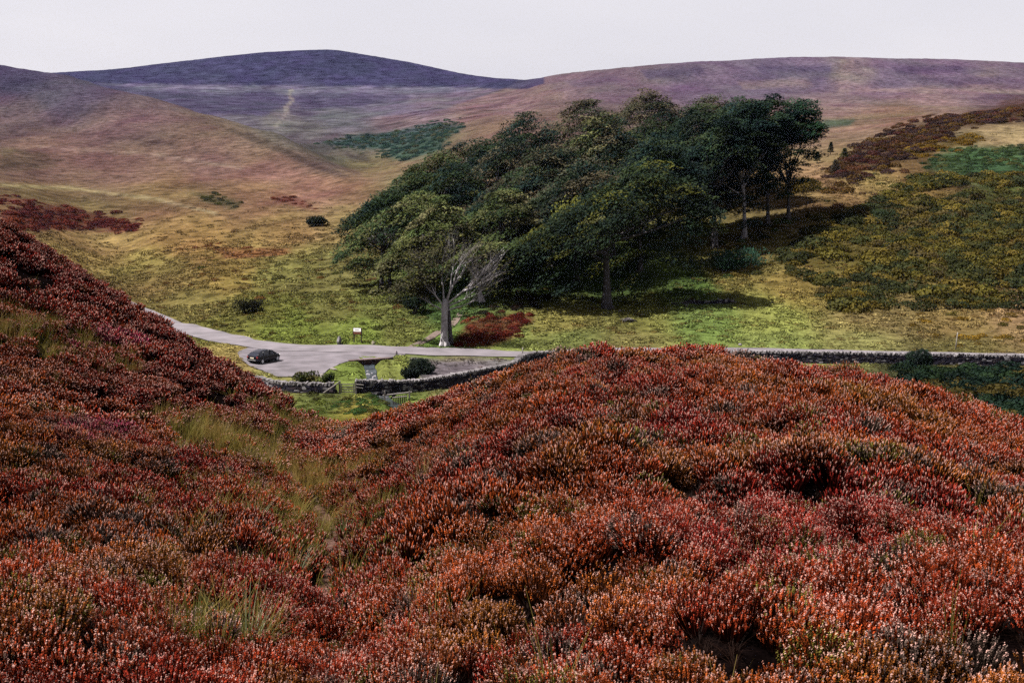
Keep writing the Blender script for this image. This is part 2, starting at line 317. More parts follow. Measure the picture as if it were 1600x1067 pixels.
# ------------------------------------------------------------------ materials
def mat(name):
    m = bpy.data.materials.new(name); m.use_nodes = True; m.node_tree.nodes.clear()
    return m, m.node_tree.nodes, m.node_tree.links
def ground_mat(name, s1, s2, bump, dist, lo=.55, hi=1.45):
    m, N, L = mat(name); out = N.new('ShaderNodeOutputMaterial'); b = N.new('ShaderNodeBsdfPrincipled')
    b.inputs['Roughness'].default_value = 1.0; b.inputs['Specular IOR Level'].default_value = 0.0
    at = N.new('ShaderNodeAttribute'); at.attribute_name = 'tint'
    g = N.new('ShaderNodeNewGeometry')
    mpn = N.new('ShaderNodeMapping'); mpn.inputs['Scale'].default_value = (1, 1, 1)
    L.new(g.outputs['Position'], mpn.inputs['Vector'])
    n1 = N.new('ShaderNodeTexNoise'); n1.inputs['Scale'].default_value = s1; n1.inputs['Detail'].default_value = 6; n1.inputs['Roughness'].default_value = 0.65
    n2 = N.new('ShaderNodeTexNoise'); n2.inputs['Scale'].default_value = s2; n2.inputs['Detail'].default_value = 4
    L.new(mpn.outputs[0], n1.inputs['Vector']); L.new(mpn.outputs[0], n2.inputs['Vector'])
    r1 = N.new('ShaderNodeMapRange'); r1.inputs[1].default_value = 0.34; r1.inputs[2].default_value = 0.66; r1.inputs[3].default_value = lo; r1.inputs[4].default_value = hi
    L.new(n1.outputs[0], r1.inputs[0])
    r2 = N.new('ShaderNodeMapRange'); r2.inputs[1].default_value = 0.3; r2.inputs[2].default_value = 0.7; r2.inputs[3].default_value = 0.72; r2.inputs[4].default_value = 1.28
    L.new(n2.outputs[0], r2.inputs[0])
    mu = N.new('ShaderNodeMath'); mu.operation = 'MULTIPLY'; L.new(r1.outputs[0], mu.inputs[0]); L.new(r2.outputs[0], mu.inputs[1])
    sc_ = N.new('ShaderNodeVectorMath'); sc_.operation = 'SCALE'; L.new(at.outputs['Color'], sc_.inputs[0]); L.new(mu.outputs[0], sc_.inputs[3])
    L.new(sc_.outputs[0], b.inputs['Base Color'])
    bp = N.new('ShaderNodeBump'); bp.inputs['Strength'].default_value = bump; bp.inputs['Distance'].default_value = dist
    L.new(n1.outputs[0], bp.inputs['Height']); L.new(bp.outputs[0], b.inputs['Normal'])
    L.new(b.outputs[0], out.inputs[0]); return m
M_near = ground_mat('peat_and_litter', 9.0, 60.0, 0.6, 0.05)
M_valley = ground_mat('valley_grass', 0.8, 5.0, 0.9, 0.5)
M_hill = ground_mat('hill_heath', 0.3, 2.2, 0.9, 0.8, .45, 1.55)
M_far = ground_mat('far_heath', 0.07, 0.6, 0.9, 3.0, .45, 1.55)
def tint_mat(name, rough=0.8, instancer=False, h_ramp=None, translucent=0.0, spec=0.2, vary=0.0):
    """base colour from a tint carried by the object or by each plant; h_ramp darkens it low on a shoot"""
    m, N, L = mat(name); out = N.new('ShaderNodeOutputMaterial'); b = N.new('ShaderNodeBsdfPrincipled')
    b.inputs['Roughness'].default_value = rough; b.inputs['Specular IOR Level'].default_value = spec
    at = N.new('ShaderNodeAttribute'); at.attribute_name = 'tint'
    if instancer: at.attribute_type = 'INSTANCER'
    col = at.outputs['Color']
    if h_ramp:
        ah = N.new('ShaderNodeAttribute'); ah.attribute_name = 'h'
        cr = N.new('ShaderNodeValToRGB'); els = cr.color_ramp.elements
        while len(els) < len(h_ramp): els.new(0.5)
        for e, (p, c) in zip(els, h_ramp): e.position = p; e.color = (*c, 1)
        L.new(ah.outputs['Fac'], cr.inputs[0])
        mm = N.new('ShaderNodeMix'); mm.data_type = 'RGBA'; mm.blend_type = 'MULTIPLY'; mm.inputs[0].default_value = 1
        L.new(col, mm.inputs[6]); L.new(cr.outputs[0], mm.inputs[7]); col = mm.outputs[2]
        if vary > 0:   # pale tips on some shoots
            av = N.new('ShaderNodeAttribute'); av.attribute_name = 'tip'
            an = N.new('ShaderNodeAttribute'); an.attribute_name = 'tone'; vt = N.new('ShaderNodeVectorMath'); vt.operation = 'SCALE'; L.new(col, vt.inputs[0]); L.new(an.outputs['Fac'], vt.inputs[3]); col = vt.outputs[0]
            m2 = N.new('ShaderNodeMix'); m2.data_type = 'RGBA'; m2.inputs[7].default_value = (*(1.5 * alb(255, 200, 186)), 1)
            mv = N.new('ShaderNodeMath'); mv.operation = 'MULTIPLY'; mv.inputs[1].default_value = vary
            L.new(av.outputs['Fac'], mv.inputs[0]); L.new(mv.outputs[0], m2.inputs[0]); L.new(col, m2.inputs[6]); col = m2.outputs[2]
    L.new(col, b.inputs['Base Color'])
    if translucent > 0:
        t = N.new('ShaderNodeBsdfTranslucent'); L.new(col, t.inputs['Color'])
        ms = N.new('ShaderNodeMixShader'); ms.inputs[0].default_value = translucent
        L.new(b.outputs[0], ms.inputs[1]); L.new(t.outputs[0], ms.inputs[2]); L.new(ms.outputs[0], out.inputs[0])
    else:
        L.new(b.outputs[0], out.inputs[0])
    return m
def plain(name, c, rough=0.8, metal=0.0, spec=0.3, nscale=0, namp=0.3, bump=0.0, coat=0.0, bdist=0.02):
    m, N, L = mat(name); out = N.new('ShaderNodeOutputMaterial'); b = N.new('ShaderNodeBsdfPrincipled')
    b.inputs['Roughness'].default_value = rough; b.inputs['Metallic'].default_value = metal; b.inputs['Specular IOR Level'].default_value = spec
    b.inputs['Coat Weight'].default_value = coat
    b.inputs['Base Color'].default_value = (*c, 1)
    if nscale:
        tcn = N.new('ShaderNodeNewGeometry'); n1 = N.new('ShaderNodeTexNoise'); n1.inputs['Scale'].default_value = nscale; n1.inputs['Detail'].default_value = 6
        L.new(tcn.outputs['Position'], n1.inputs['Vector'])
        mr = N.new('ShaderNodeMapRange'); mr.inputs[1].default_value = 0.3; mr.inputs[2].default_value = 0.7; mr.inputs[3].default_value = 1 - namp; mr.inputs[4].default_value = 1 + namp
        L.new(n1.outputs[0], mr.inputs[0])
        vm = N.new('ShaderNodeVectorMath'); vm.operation = 'SCALE'; vm.inputs[0].default_value = c; L.new(mr.outputs[0], vm.inputs[3]); L.new(vm.outputs[0], b.inputs['Base Color'])
        if bump:
            bp = N.new('ShaderNodeBump'); bp.inputs['Strength'].default_value = bump; bp.inputs['Distance'].default_value = bdist; L.new(n1.outputs[0], bp.inputs['Height']); L.new(bp.outputs[0], b.inputs['Normal'])
    L.new(b.outputs[0], out.inputs[0]); return m

# ------------------------------------------------------------------ object helpers
def link(o, parent=None):
    sc.collection.objects.link(o)
    if parent is not None: o.parent = parent
    return o
def tag(o, label=None, cat=None, group=None, kind=None):
    if label: o['label'] = label
    if cat: o['category'] = cat
    if group: o['group'] = group
    if kind: o['kind'] = kind
    return o
def np_mesh(name, V, F, m=None, smooth=False):
    """V (n,3), F (k,3) or (k,4) arrays"""
    V = np.asarray(V, np.float32); F = np.asarray(F, np.int32); me = bpy.data.meshes.new(name)
    k, w = F.shape
    me.vertices.add(len(V)); me.vertices.foreach_set('co', V.ravel())
    me.loops.add(k * w); me.loops.foreach_set('vertex_index', F.ravel())
    me.polygons.add(k); me.polygons.foreach_set('loop_start', np.arange(0, k * w, w, dtype=np.int32))
    me.polygons.foreach_set('use_smooth', np.full(k, smooth))
    me.update(calc_edges=True)
    if m: me.materials.append(m)
    return me
def set_col(me, name, C):
    a = me.attributes.new(name, 'FLOAT_COLOR', 'POINT'); C = np.asarray(C, np.float32)
    a.data.foreach_set('color', np.concatenate([C, np.ones((len(C), 1), np.float32)], 1).ravel())
def set_flt(me, name, v):
    a = me.attributes.new(name, 'FLOAT', 'POINT'); a.data.foreach_set('value', np.asarray(v, np.float32).ravel())
def empty(name, loc, rz=0):
    o = bpy.data.objects.new(name, None); o.location = loc; o.rotation_euler = (0, 0, rz); o.empty_display_size = 0.3; return link(o)

# ------------------------------------------------------------------ land meshes (one survey grid, cut into the fields it shows)
def build_land():
    rows = np.concatenate([RR[RR < 96][::1], np.arange(96, 150, 0.36), np.arange(150, 290, 0.95), RR[RR > 290]])
    A, Rr = np.meshgrid(AZ, rows, indexing='ij')
    X = np.sin(A) * Rr; Y = np.cos(A) * Rr; Z = H(X, Y)
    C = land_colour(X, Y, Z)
    na, nr = X.shape
    V = np.stack([X, Y, Z], -1).reshape(-1, 3); C = C.reshape(-1, 3)
    i, j = np.meshgrid(np.arange(na - 1), np.arange(nr - 1), indexing='ij')
    F = np.stack([i * nr + j, (i + 1) * nr + j, (i + 1) * nr + j + 1, i * nr + j + 1], -1).reshape(-1, 4)[:, ::-1]
    fx = (X[:-1, :-1]).ravel(); fy = Y[:-1, :-1].ravel(); fr = np.hypot(fx, fy)
    fa = np.arctan2(fx, fy)
    brow = np.interp(fa, [ray(p, q)[0] for p, q in ((0,103),(200,150),(340,185),(430,210),(500,245),(575,278))], [880, 790, 670, 560, 450, 350])
    left = fa < ray(610, 400)[0]
    zone = np.where(fr < 72, 0, np.where(fr < 158, 1, np.where(left & (fr < brow), 2, np.where((fa < ray(820, 130)[0]) & (fr > 650), 4, 3))))
    names = ['moor_ground', 'valley_ground', 'hill_left', 'hill_right', 'hill_far']
    labs = ['peaty heather moor falling away from the viewer', 'green and straw valley floor along the road', 'broad straw coloured hillside left of the wood', 'long purple topped hill behind the wood', 'dark purple rounded summit on the skyline']
    for k in range(5):
        f = F[zone == k]; u, inv = np.unique(f, return_inverse=True)
        me = np_mesh(names[k], V[u], inv.reshape(-1, 4), [M_near, M_valley, M_hill, M_hill, M_far][k], True)
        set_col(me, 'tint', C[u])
        o = link(bpy.data.objects.new(names[k], me)); tag(o, labs[k], 'hill' if k > 1 else 'ground', kind='structure')
build_land()
# ------------------------------------------------------------------ mesh builders
class MB:
    def __init__(s): s.V = []; s.F = []; s.n = 0; s.C = []
    def add(s, V, F, c=None):
        V = [tuple(v) for v in V]; s.V += V; s.F += [tuple(i + s.n for i in f) for f in F]; s.n += len(V)
        if c is not None: s.C += [tuple(c)] * len(V)
    def box(s, c, d, rz=0.0, M=None, jit=0.0, col=None):
        x, y, z = d[0] / 2, d[1] / 2, d[2] / 2
        V = [(-x,-y,-z),(x,-y,-z),(x,y,-z),(-x,y,-z),(-x,-y,z),(x,-y,z),(x,y,z),(-x,y,z)]
        if jit: V = [(a + random.uniform(-jit, jit) * d[0], b + random.uniform(-jit, jit) * d[1], e + random.uniform(-jit, jit) * d[2]) for a, b, e in V]
        if M is None:
            ca, sa = math.cos(rz), math.sin(rz); V = [(c[0] + a * ca - b * sa, c[1] + a * sa + b * ca, c[2] + e) for a, b, e in V]
        else: V = [tuple(M @ Vector(v) + Vector(c)) for v in V]
        s.add(V, [(3,2,1,0),(4,5,6,7),(0,1,5,4),(1,2,6,5),(2,3,7,6),(3,0,4,7)], col)
    def tube(s, pts, rad, n=6, col=None, cap=True):
        pts = [Vector(p) for p in pts]; V = []; F = []; k = len(pts)
        ref = Vector((0.31, 0.95, 0.07))
        for i, p in enumerate(pts):
            t = (pts[min(i + 1, k - 1)] - pts[max(i - 1, 0)])
            t = t.normalized() if t.length > 1e-9 else Vector((0, 0, 1))
            a = t.cross(ref); a = a.normalized() if a.length > 1e-4 else t.cross(Vector((1, 0, 0))).normalized()
            b = t.cross(a)
            for j in range(n):
                q = 2 * PI * j / n; V.append(p + (a * math.cos(q) + b * math.sin(q)) * rad[i])
        for i in range(k - 1):
            for j in range(n):
                j2 = (j + 1) % n; F.append((i * n + j, i * n + j2, (i + 1) * n + j2, (i + 1) * n + j))
        if cap: F.append(tuple(range(n))[::-1]); F.append(tuple((k - 1) * n + j for j in range(n)))
        s.add(V, F, col)
    def lathe(s, prof, c, n=20, axis='Z', M=None, col=None):
        V = []; F = []
        for (r, h) in prof:
            for j in range(n):
                q = 2 * PI * j / n; v = Vector((r * math.cos(q), r * math.sin(q), h))
                if M is not None: v = M @ v
                V.append(v + Vector(c))
        for i in range(len(prof) - 1):
            for j in range(n):
                j2 = (j + 1) % n; F.append((i * n + j, i * n + j2, (i + 1) * n + j2, (i + 1) * n + j))
        s.add(V, F, col)
    def build(s, name, m, parent=None, smooth=False, bevel=0.0):
        me = bpy.data.meshes.new(name); me.from_pydata(s.V, [], s.F); me.update()
        if smooth: me.polygons.foreach_set('use_smooth', [True] * len(me.polygons))
        me.materials.append(m)
        if s.C: set_col(me, 'tint', np.array(s.C))
        o = bpy.data.objects.new(name, me); link(o, parent)
        if bevel:
            b = o.modifiers.new('bevel', 'BEVEL'); b.width = bevel; b.segments = 2; b.limit_method = 'ANGLE'
        return o

# ------------------------------------------------------------------ scattering of uncountable plants
def scatter(name, label, cat, P, tint, scale, variant, meshes, rot=None, kind='stuff'):
    n = len(P); me = bpy.data.meshes.new(name); me.vertices.add(n); me.vertices.foreach_set('co', np.asarray(P, np.float32).ravel())
    set_col(me, 'tint', tint); set_flt(me, 'size', scale)
    a = me.attributes.new('variant', 'INT', 'POINT'); a.data.foreach_set('value', np.asarray(variant, np.int32))
    if rot is None:
        rot = np.stack([rng.normal(0, 0.10, n), rng.normal(0, 0.10, n), rng.uniform(0, 2 * PI, n)], -1)
    a = me.attributes.new('turn', 'FLOAT_VECTOR', 'POINT'); a.data.foreach_set('vector', np.asarray(rot, np.float32).ravel())
    o = link(bpy.data.objects.new(name, me)); tag(o, label, cat, kind=kind)
    g = bpy.data.node_groups.new(name + '_plants', 'GeometryNodeTree')
    g.interface.new_socket('Geometry', in_out='INPUT', socket_type='NodeSocketGeometry'); g.interface.new_socket('Geometry', in_out='OUTPUT', socket_type='NodeSocketGeometry')
    gi = g.nodes.new('NodeGroupInput'); go = g.nodes.new('NodeGroupOutput'); jn = g.nodes.new('GeometryNodeJoinGeometry')
    def named(nm, ty):
        q = g.nodes.new('GeometryNodeInputNamedAttribute'); q.data_type = ty; q.inputs['Name'].default_value = nm; return q.outputs[0]
    tv = named('turn', 'FLOAT_VECTOR'); sv = named('size', 'FLOAT'); vv = named('variant', 'INT')
    for k, ms in enumerate(meshes):
        so = bpy.data.objects.new(name + '_shoot', ms)
        oi = g.nodes.new('GeometryNodeObjectInfo'); oi.inputs['Object'].default_value = so
        cmpn = g.nodes.new('FunctionNodeCompare'); cmpn.data_type = 'INT'; cmpn.operation = 'EQUAL'; cmpn.inputs[3].default_value = k
        g.links.new(vv, cmpn.inputs[2])
        ip = g.nodes.new('GeometryNodeInstanceOnPoints')
        g.links.new(gi.outputs[0], ip.inputs['Points']); g.links.new(cmpn.outputs[0], ip.inputs['Selection']); g.links.new(oi.outputs['Geometry'], ip.inputs['Instance'])
        g.links.new(tv, ip.inputs['Rotation']); g.links.new(sv, ip.inputs['Scale']); g.links.new(ip.outputs[0], jn.inputs[0])
    g.links.new(jn.outputs[0], go.inputs[0])
    md = o.modifiers.new('plants', 'NODES'); md.node_group = g
    return o

# heather shoots ------------------------------------------------------------
HR = [(0.0, (0.08, 0.07, 0.06)), (0.60, (0.14, 0.12, 0.10)), (0.76, (0.8, 0.75, 0.7)), (1.0, (1.35, 1.32, 1.32))]  # low stems woody brown, darkened further for the shade inside a tuft
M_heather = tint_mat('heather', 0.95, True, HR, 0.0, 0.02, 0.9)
M_blade = tint_mat('moor_grass', 0.6, True, [(0.0, (0.6, 0.55, 0.45)), (1.0, (1.1, 1.08, 1.0))], 0.4, 0.05)
M_shrub = tint_mat('scrub_leaf', 0.75, True, [(0.0, (0.75, 0.75, 0.75)), (1.0, (1.1, 1.1, 1.0))], 0.1, 0.03)
def heather_tuft(n, rad, ht, detail, seed):
    g = np.random.default_rng(seed); V = []; F = []; hh = []; tp = []; tn = []; c = 0
    for k in range(n):
        tn += [float(g.uniform(0.35, 1.0) if g.uniform() < .6 else g.uniform(1.0, 1.9))] * (0 if k == 0 else 1)
        q = g.uniform(0, 2 * PI); rho = rad * math.sqrt(g.uniform(0, 1)); b = np.array([math.cos(q), math.sin(q), 0]) * rho * 0.3
        tip = np.array([math.cos(q) * rho, math.sin(q) * rho, ht * (1 - 0.3 * (rho / rad) ** 2) * g.uniform(0.62, 1.14)])
        dirv = tip - b; L = np.linalg.norm(dirv); dirv /= L
        dirv = dirv * 0.75 + np.array([0, 0, 0.25]) + g.normal(0, 0.06, 3); dirv /= np.linalg.norm(dirv)
        sl = (g.uniform(0.03, 0.065), g.uniform(0.025, 0.055), g.uniform(0.025, 0.055))[detail]
        s0 = tip - dirv * sl; tipv = float(g.uniform(0.5, 1) if g.uniform() < (0.42, 0.42, 0.55)[detail] else 0.0)
        ref = np.array([0.3, 0.9, 0.2]); u = np.cross(dirv, ref); u /= np.linalg.norm(u); w = np.cross(dirv, u)
        sr = (0.005, 0.003, 0.0018)[detail]
        for (p, rr, h) in ((b, sr * 1.3, 0.0), (s0, sr, 0.5)):
            for j in range(3):
                a = 2 * PI * j / 3; V.append(p + (u * math.cos(a) + w * math.sin(a)) * rr); hh.append(h); tp.append(0)
        for j in range(3): F.append((c + j, c + (j + 1) % 3, c + 3 + (j + 1) % 3)); F.append((c + j, c + 3 + (j + 1) % 3, c + 3 + j))
        c += 6
        if detail == 2:
            for e in range(9):
                t = (e + 0.5) / 9; a = e * 2.4 + g.uniform(0, 1); rr = 0.0028 * (1.1 - 0.55 * t)
                p = s0 + dirv * sl * t + (u * math.cos(a) + w * math.sin(a)) * rr; sz = g.uniform(0.0022, 0.0040) * (1.15 - 0.35 * t)
                for d in ((1,1,1),(1,-1,-1),(-1,1,-1),(-1,-1,1)):
                    V.append(p + np.array(d) * sz * 0.75 + g.normal(0, 0.0012, 3)); hh.append(0.62 + 0.38 * t); tp.append(tipv * (t > .62))
                F += [(c, c + 1, c + 2), (c, c + 3, c + 1), (c, c + 2, c + 3), (c + 1, c + 3, c + 2)]; c += 4
        else:
            wd_ = 0.0052 if detail == 1 else 0.010
            for (t, rr) in ((0, 0.4), (0.35, 1.0), (0.7, 0.8)):
                for j in range(4):
                    a = PI / 2 * j + t; V.append(s0 + dirv * sl * t + (u * math.cos(a) + w * math.sin(a)) * wd_ * rr * g.uniform(0.6, 1.35)); hh.append(0.62 + 0.38 * t); tp.append(tipv * (t > .6))
            V.append(s0 + dirv * sl); hh.append(1.0); tp.append(tipv)
            for lv in range(2):
                for j in range(4):
                    j2 = (j + 1) % 4; F.append((c + lv * 4 + j, c + lv * 4 + j2, c + lv * 4 + 4 + j2)); F.append((c + lv * 4 + j, c + lv * 4 + 4 + j2, c + lv * 4 + 4 + j))
            for j in range(4): F.append((c + 8 + j, c + 8 + (j + 1) % 4, c + 12))
            c += 13
    me = np_mesh('heather_shoots', V, F, M_heather); set_flt(me, 'h', hh); set_flt(me, 'tip', tp)
    tn.append(1.0); set_flt(me, 'tone', np.repeat(tn, len(V) // n)); return me
def grass_tuft(n, ln, wd_, spread, seed, segs=4, m=None, lean=0.0):
    g = np.random.default_rng(seed); V = []; F = []; hh = []; c = 0
    for k in range(n):
        q = g.uniform(0, 2 * PI); out = np.array([math.cos(q), math.sin(q), 0]); l = ln * g.uniform(0.55, 1.1); sp_ = spread * g.uniform(0.2, 1.0)
        b = out * g.uniform(0, 0.12) * ln; side = np.array([-math.sin(q), math.cos(q), 0])
        droop = g.uniform(0.2, 0.9)
        for s in range(segs + 1):
            t = s / segs; p = b + out * (sp_ * l * t ** 1.5) + np.array([0, 0, 1]) * l * (t - 0.5 * droop * sp_ * t ** 2.5) + np.array([lean * t * t * l, 0, 0])
            wv = wd_ * (1 - 0.85 * t)
            V += [p - side * wv, p + side * wv]; hh += [t, t]
        for s in range(segs): a = c + 2 * s; F.append((a, a + 1, a + 3, a + 2))
        c += 2 * (segs + 1)
    me = np_mesh('grass_blades', V, F, m or M_blade); set_flt(me, 'h', hh); return me
def leaf_blob(n, seed, leaf=0.12, flat=0.6, m=None, rough=0.35):
    """a bushy dome of small leaf faces, unit radius, standing on z=0"""
    g = np.random.default_rng(seed); lobes = g.normal(0, 1, (9, 3)); lobes /= np.linalg.norm(lobes, axis=1)[:, None]; lobes[:, 2] = np.abs(lobes[:, 2])
    d = g.normal(0, 1, (n, 3)); d /= np.linalg.norm(d, axis=1)[:, None]; d[:, 2] = np.abs(d[:, 2]) * 1.1 - 0.1
    bump_ = np.max(d @ lobes.T, axis=1); rr = (0.62 + rough * np.clip((bump_ - 0.7) / 0.3, 0, 1)) * g.uniform(0.55, 1.0, n) ** 0.35
    C = d * rr[:, None]; C[:, 2] *= flat; C[:, 2] = np.maximum(C[:, 2], 0.02)
    nrm = d + g.normal(0, 0.55, (n, 3)); nrm /= np.linalg.norm(nrm, axis=1)[:, None]
    u = np.cross(nrm, g.normal(0, 1, (n, 3))); u /= np.linalg.norm(u, axis=1)[:, None]; w = np.cross(nrm, u)
    sz = leaf * g.uniform(0.6, 1.3, n)[:, None]
    V = np.stack([C - u * sz, C + w * sz * 0.55, C + u * sz, C - w * sz * 0.55], 1).reshape(-1, 3)
    F = np.arange(4 * n).reshape(-1, 4); me = np_mesh('leaf_sprays', V, F, m or M_shrub)
    set_flt(me, 'h', np.repeat(np.clip(rr * (0.4 + 0.6 * d[:, 2]), 0, 1), 4)); return me

def sectored(r0, r1, az0, az1, spacing):
    n = int(0.5 * (az1 - az0) * (r1 * r1 - r0 * r0) / (spacing * spacing)); r = np.sqrt(rng.uniform(r0 * r0, r1 * r1, n)); a = rng.uniform(az0, az1, n)
    return np.sin(a) * r, np.cos(a) * r
GRASSY = [ # straw and green patches in the moor: centre px,py,lo depth ; radius m
 (372,712,10,1.6,.78),(428,742,10,1.4,.75),(410,795,6,1.1,.65),(350,685,12,1.8,.7),(440,800,6,.8,.8),(335,730,8,.9,.6),(395,830,5,0.8,.6),(470,690,10,1.5,.5),(440,745,8,1.3,.7),(640,800,5,0.75,.75),(600,815,5,0.6,.6),(360,1000,3,0.42,.55),(325,1045,3,0.36,.5),(405,930,3,.35,.45),(440,900,4,.4,.5),(120,560,10,2.0,.5),(20,515,15,2.0,.6),(520,760,8,0.9,.7),(510,820,6,0.7,.7),(450,870,5,0.55,.6),(460,660,14,2.0,.4),(700,1000,3,.15,.3),(280,870,5,.5,.4)]
GP = [(solve(p, q, lo, 60), rad, am) for p, q, lo, rad, am in GRASSY]
def grassy(x, y):
    g = np.zeros(np.shape(x))
    for (cx, cy), rad, am in GP:
        g = np.maximum(g, am * (1 - sstep(0.4, 1.1, np.hypot(x - cx, (y - cy) * 0.8) / rad + 0.5 * (fbm(x * 2, y * 2, 61) - 0.5))))
    return g
def heather_tint(x, y, n):
    f = fbm(x / 1.7, y / 1.7, 101, 3); f2 = fbm(x / 0.9 + 9, y / 0.9, 111, 3); f3 = fbm(x / 3.5, y / 3.5 + 40, 121, 3)
    pal = np.array([s2l(c) for c in ((176, 86, 38), (170, 70, 38), (164, 60, 40), (152, 48, 40))])
    t = np.clip((f - 0.30) / 0.4, 0, 0.999) * 3; i = t.astype(int); fr = (t - i)[:, None]
    c = pal[i] * (1 - fr) + pal[np.minimum(i + 1, 3)] * fr
    olive = sstep(0.60, 0.72, f2)[:, None] * 0.6; c = c * (1 - olive) + olive * s2l((140, 104, 50))
    gold = (sstep(0.60, 0.70, f3) * rng.uniform(0, 1, n))[:, None] * 0.7; c = c * (1 - gold) + gold * s2l((176, 112, 46))
    dead = (rng.uniform(0, 1, n) < .05 + .25 * sstep(.62, .70, fbm(x / 1.2, y / 1.2 + 70, 131, 3)))[:, None]; c = np.where(dead, s2l((118, 100, 92)) * .8, c)
    grn = (rng.uniform(0, 1, n) < .05)[:, None]; c = np.where(grn, s2l((112, 104, 48)), c)
    px, py = proj(x, y, H(x, y))
    bank = (sstep(18, 30, np.hypot(x, y)) * (px < 500))[:, None]          # the far left bank is deeper red, its shaded slope put into the tint
    c = c * (1 - 0.75 * bank) + 0.8 * bank * s2l((108, 31, 27))
    pk = ((np.hypot((px - 160) / 60, (py - 545) / 14) < 1) | (np.hypot((px - 150) / 70, (py - 690) / 25) < 0.8))[:, None] * rng.uniform(0, .8, n)[:, None]
    c = c * (1 - pk) + pk * s2l((176, 70, 110))
    return np.clip(c * rng.uniform(0.75, 1.3, n)[:, None] / KALB * 1.6, 0.002, 0.6)
def plant_heather():
    near_m = [heather_tuft(165, 0.16, 0.27, 2, 200 + k) for k in range(4)]
    mid_m = [heather_tuft(140, 0.19, 0.27, 1, 300 + k) for k in range(3)]
    far_m = [heather_tuft(120, 0.27, 0.30, 0, 400 + k) for k in range(3)]
    for nm, lab, side in (('heather_bank', 'deep red heather covering the bank on the left of the path', -1), ('heather_hump', 'rust red heather covering the rounded hump right of the path', 1)):
        X = []; Y = []; VV = []; SZ = []
        for r0, r1, sp_, vb, vn, s in ((1.6, 10.5, 0.125, 0, 4, 1.0), (10.5, 22, 0.15, 4, 3, 1.0), (22, 34, 0.20, 7, 3, 1.0), (34, 70, 0.30, 7, 3, 1.35)):
            x, y = sectored(r0, r1, R(-36), R(34), sp_)
            ax = np.interp(y, [p[1] for p in TRAIL], [p[0] for p in TRAIL]); ax = np.where(y > TRAIL[-1][1], TRAIL[-1][0] * y / TRAIL[-1][1], ax)
            keep = (np.sign(x - ax) == side)
            tr = seg_dist(x, y, TRAIL); keep &= tr > (0.07 + 0.13 * sstep(4.8, 5.8, y) * (1 - 0.6 * sstep(10, 13, y))) + 0.16 * fbm(x * 3, y * 3, 7)
            keep &= rng.uniform(0, 1, len(x)) > grassy(x, y) * 1.05
            keep &= (hummock(x, y) + 0.10 * fbm(x * 3, y * 3, 141, 2) > np.where(y < 9, -0.085, -0.07))          & (fbm(x * 3.6, y * 3.6, 145, 2) > np.where(y < 9, .36, .35)) & ((y < 20) | (fbm(x / 1.5, y / .8, 147, 3) > .43))         # gaps between the hummocks where the peat shows
            if r1 > 30: keep &= ~((side > 0) & (np.hypot(x, y) > 40) & (x > 0))
            x = x[keep]; y = y[keep]; X.append(x); Y.append(y); VV.append(vb + rng.integers(0, vn, len(x)))
            SZ.append(s * rng.uniform(0.5, 1.32, len(x)) * (0.75 + 0.5 * fbm(x / 0.8, y / 0.8, 151)))
        X = np.concatenate(X); Y = np.concatenate(Y); VV = np.concatenate(VV); SZ = np.concatenate(SZ)
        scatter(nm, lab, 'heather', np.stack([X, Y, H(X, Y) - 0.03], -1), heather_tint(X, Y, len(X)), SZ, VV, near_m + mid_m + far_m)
        print(nm, len(X))
    # dead stems and low shoots over the peat
    lm = [grass_tuft(22, 0.11, 0.0016, 1.6, 520 + k, 3) for k in range(3)]
    x, y = sectored(2.2, 16, R(-34), R(33), 0.085); kk = seg_dist(x, y, TRAIL) > .16 * rng.uniform(.3, 1.2, len(x)); x = x[kk]; y = y[kk]; n = len(x); tl = rng.uniform(0, 1, n)[:, None]
    T = (s2l((84, 58, 50)) * tl + s2l((54, 34, 30)) * (1 - tl)) * rng.uniform(.5, 1.5, n)[:, None] / KALB
    scatter('heather_litter', 'dead brown heather stems lying over the peat and the path', 'litter', np.stack([x, y, H(x, y) - .005], -1), T, rng.uniform(.6, 1.4, n), rng.integers(0, 3, n), lm)
    # moor grass between the heather
    gm = [grass_tuft(26, 0.30, 0.0022, 1.1, 500 + k) for k in range(3)] + [grass_tuft(16, 0.36, 0.0024, 0.6, 510 + k) for k in range(2)]
    X = []; Y = []
    for r0, r1, sp_ in ((3, 10, 0.13), (10, 40, 0.22)):
        x, y = sectored(r0, r1, R(-34), R(34), sp_); tr = seg_dist(x, y, TRAIL)
        edge = (1 - sstep(0.3, 0.75, tr)) * (tr > 0.17) * 0.5
        k = rng.uniform(0, 1, len(x)) < np.maximum(np.maximum(grassy(x, y) * 1.3, edge), 0.008); X.append(x[k]); Y.append(y[k])
    X = np.concatenate(X); Y = np.concatenate(Y); n = len(X)
    mixc = np.clip(fbm(X / 1.3, Y / 1.3, 161) * 1.6 - 0.3 + rng.normal(0, 0.15, n), 0, 1)[:, None]
    T = (s2l((206, 168, 96)) * mixc + s2l((150, 146, 66)) * (1 - mixc)) * rng.uniform(0.7, 1.25, n)[:, None] / KALB * 1.1
    scatter('moor_grass', 'straw and green moor grass growing between the heather along the path', 'grass', np.stack([X, Y, H(X, Y) - 0.02], -1), T, rng.uniform(0.75, 1.35, n) * np.where(np.hypot(X, Y) > 12, 1.35, 1.3), rng.integers(0, 5, n), gm)
    print('moor grass', n)
plant_heather()

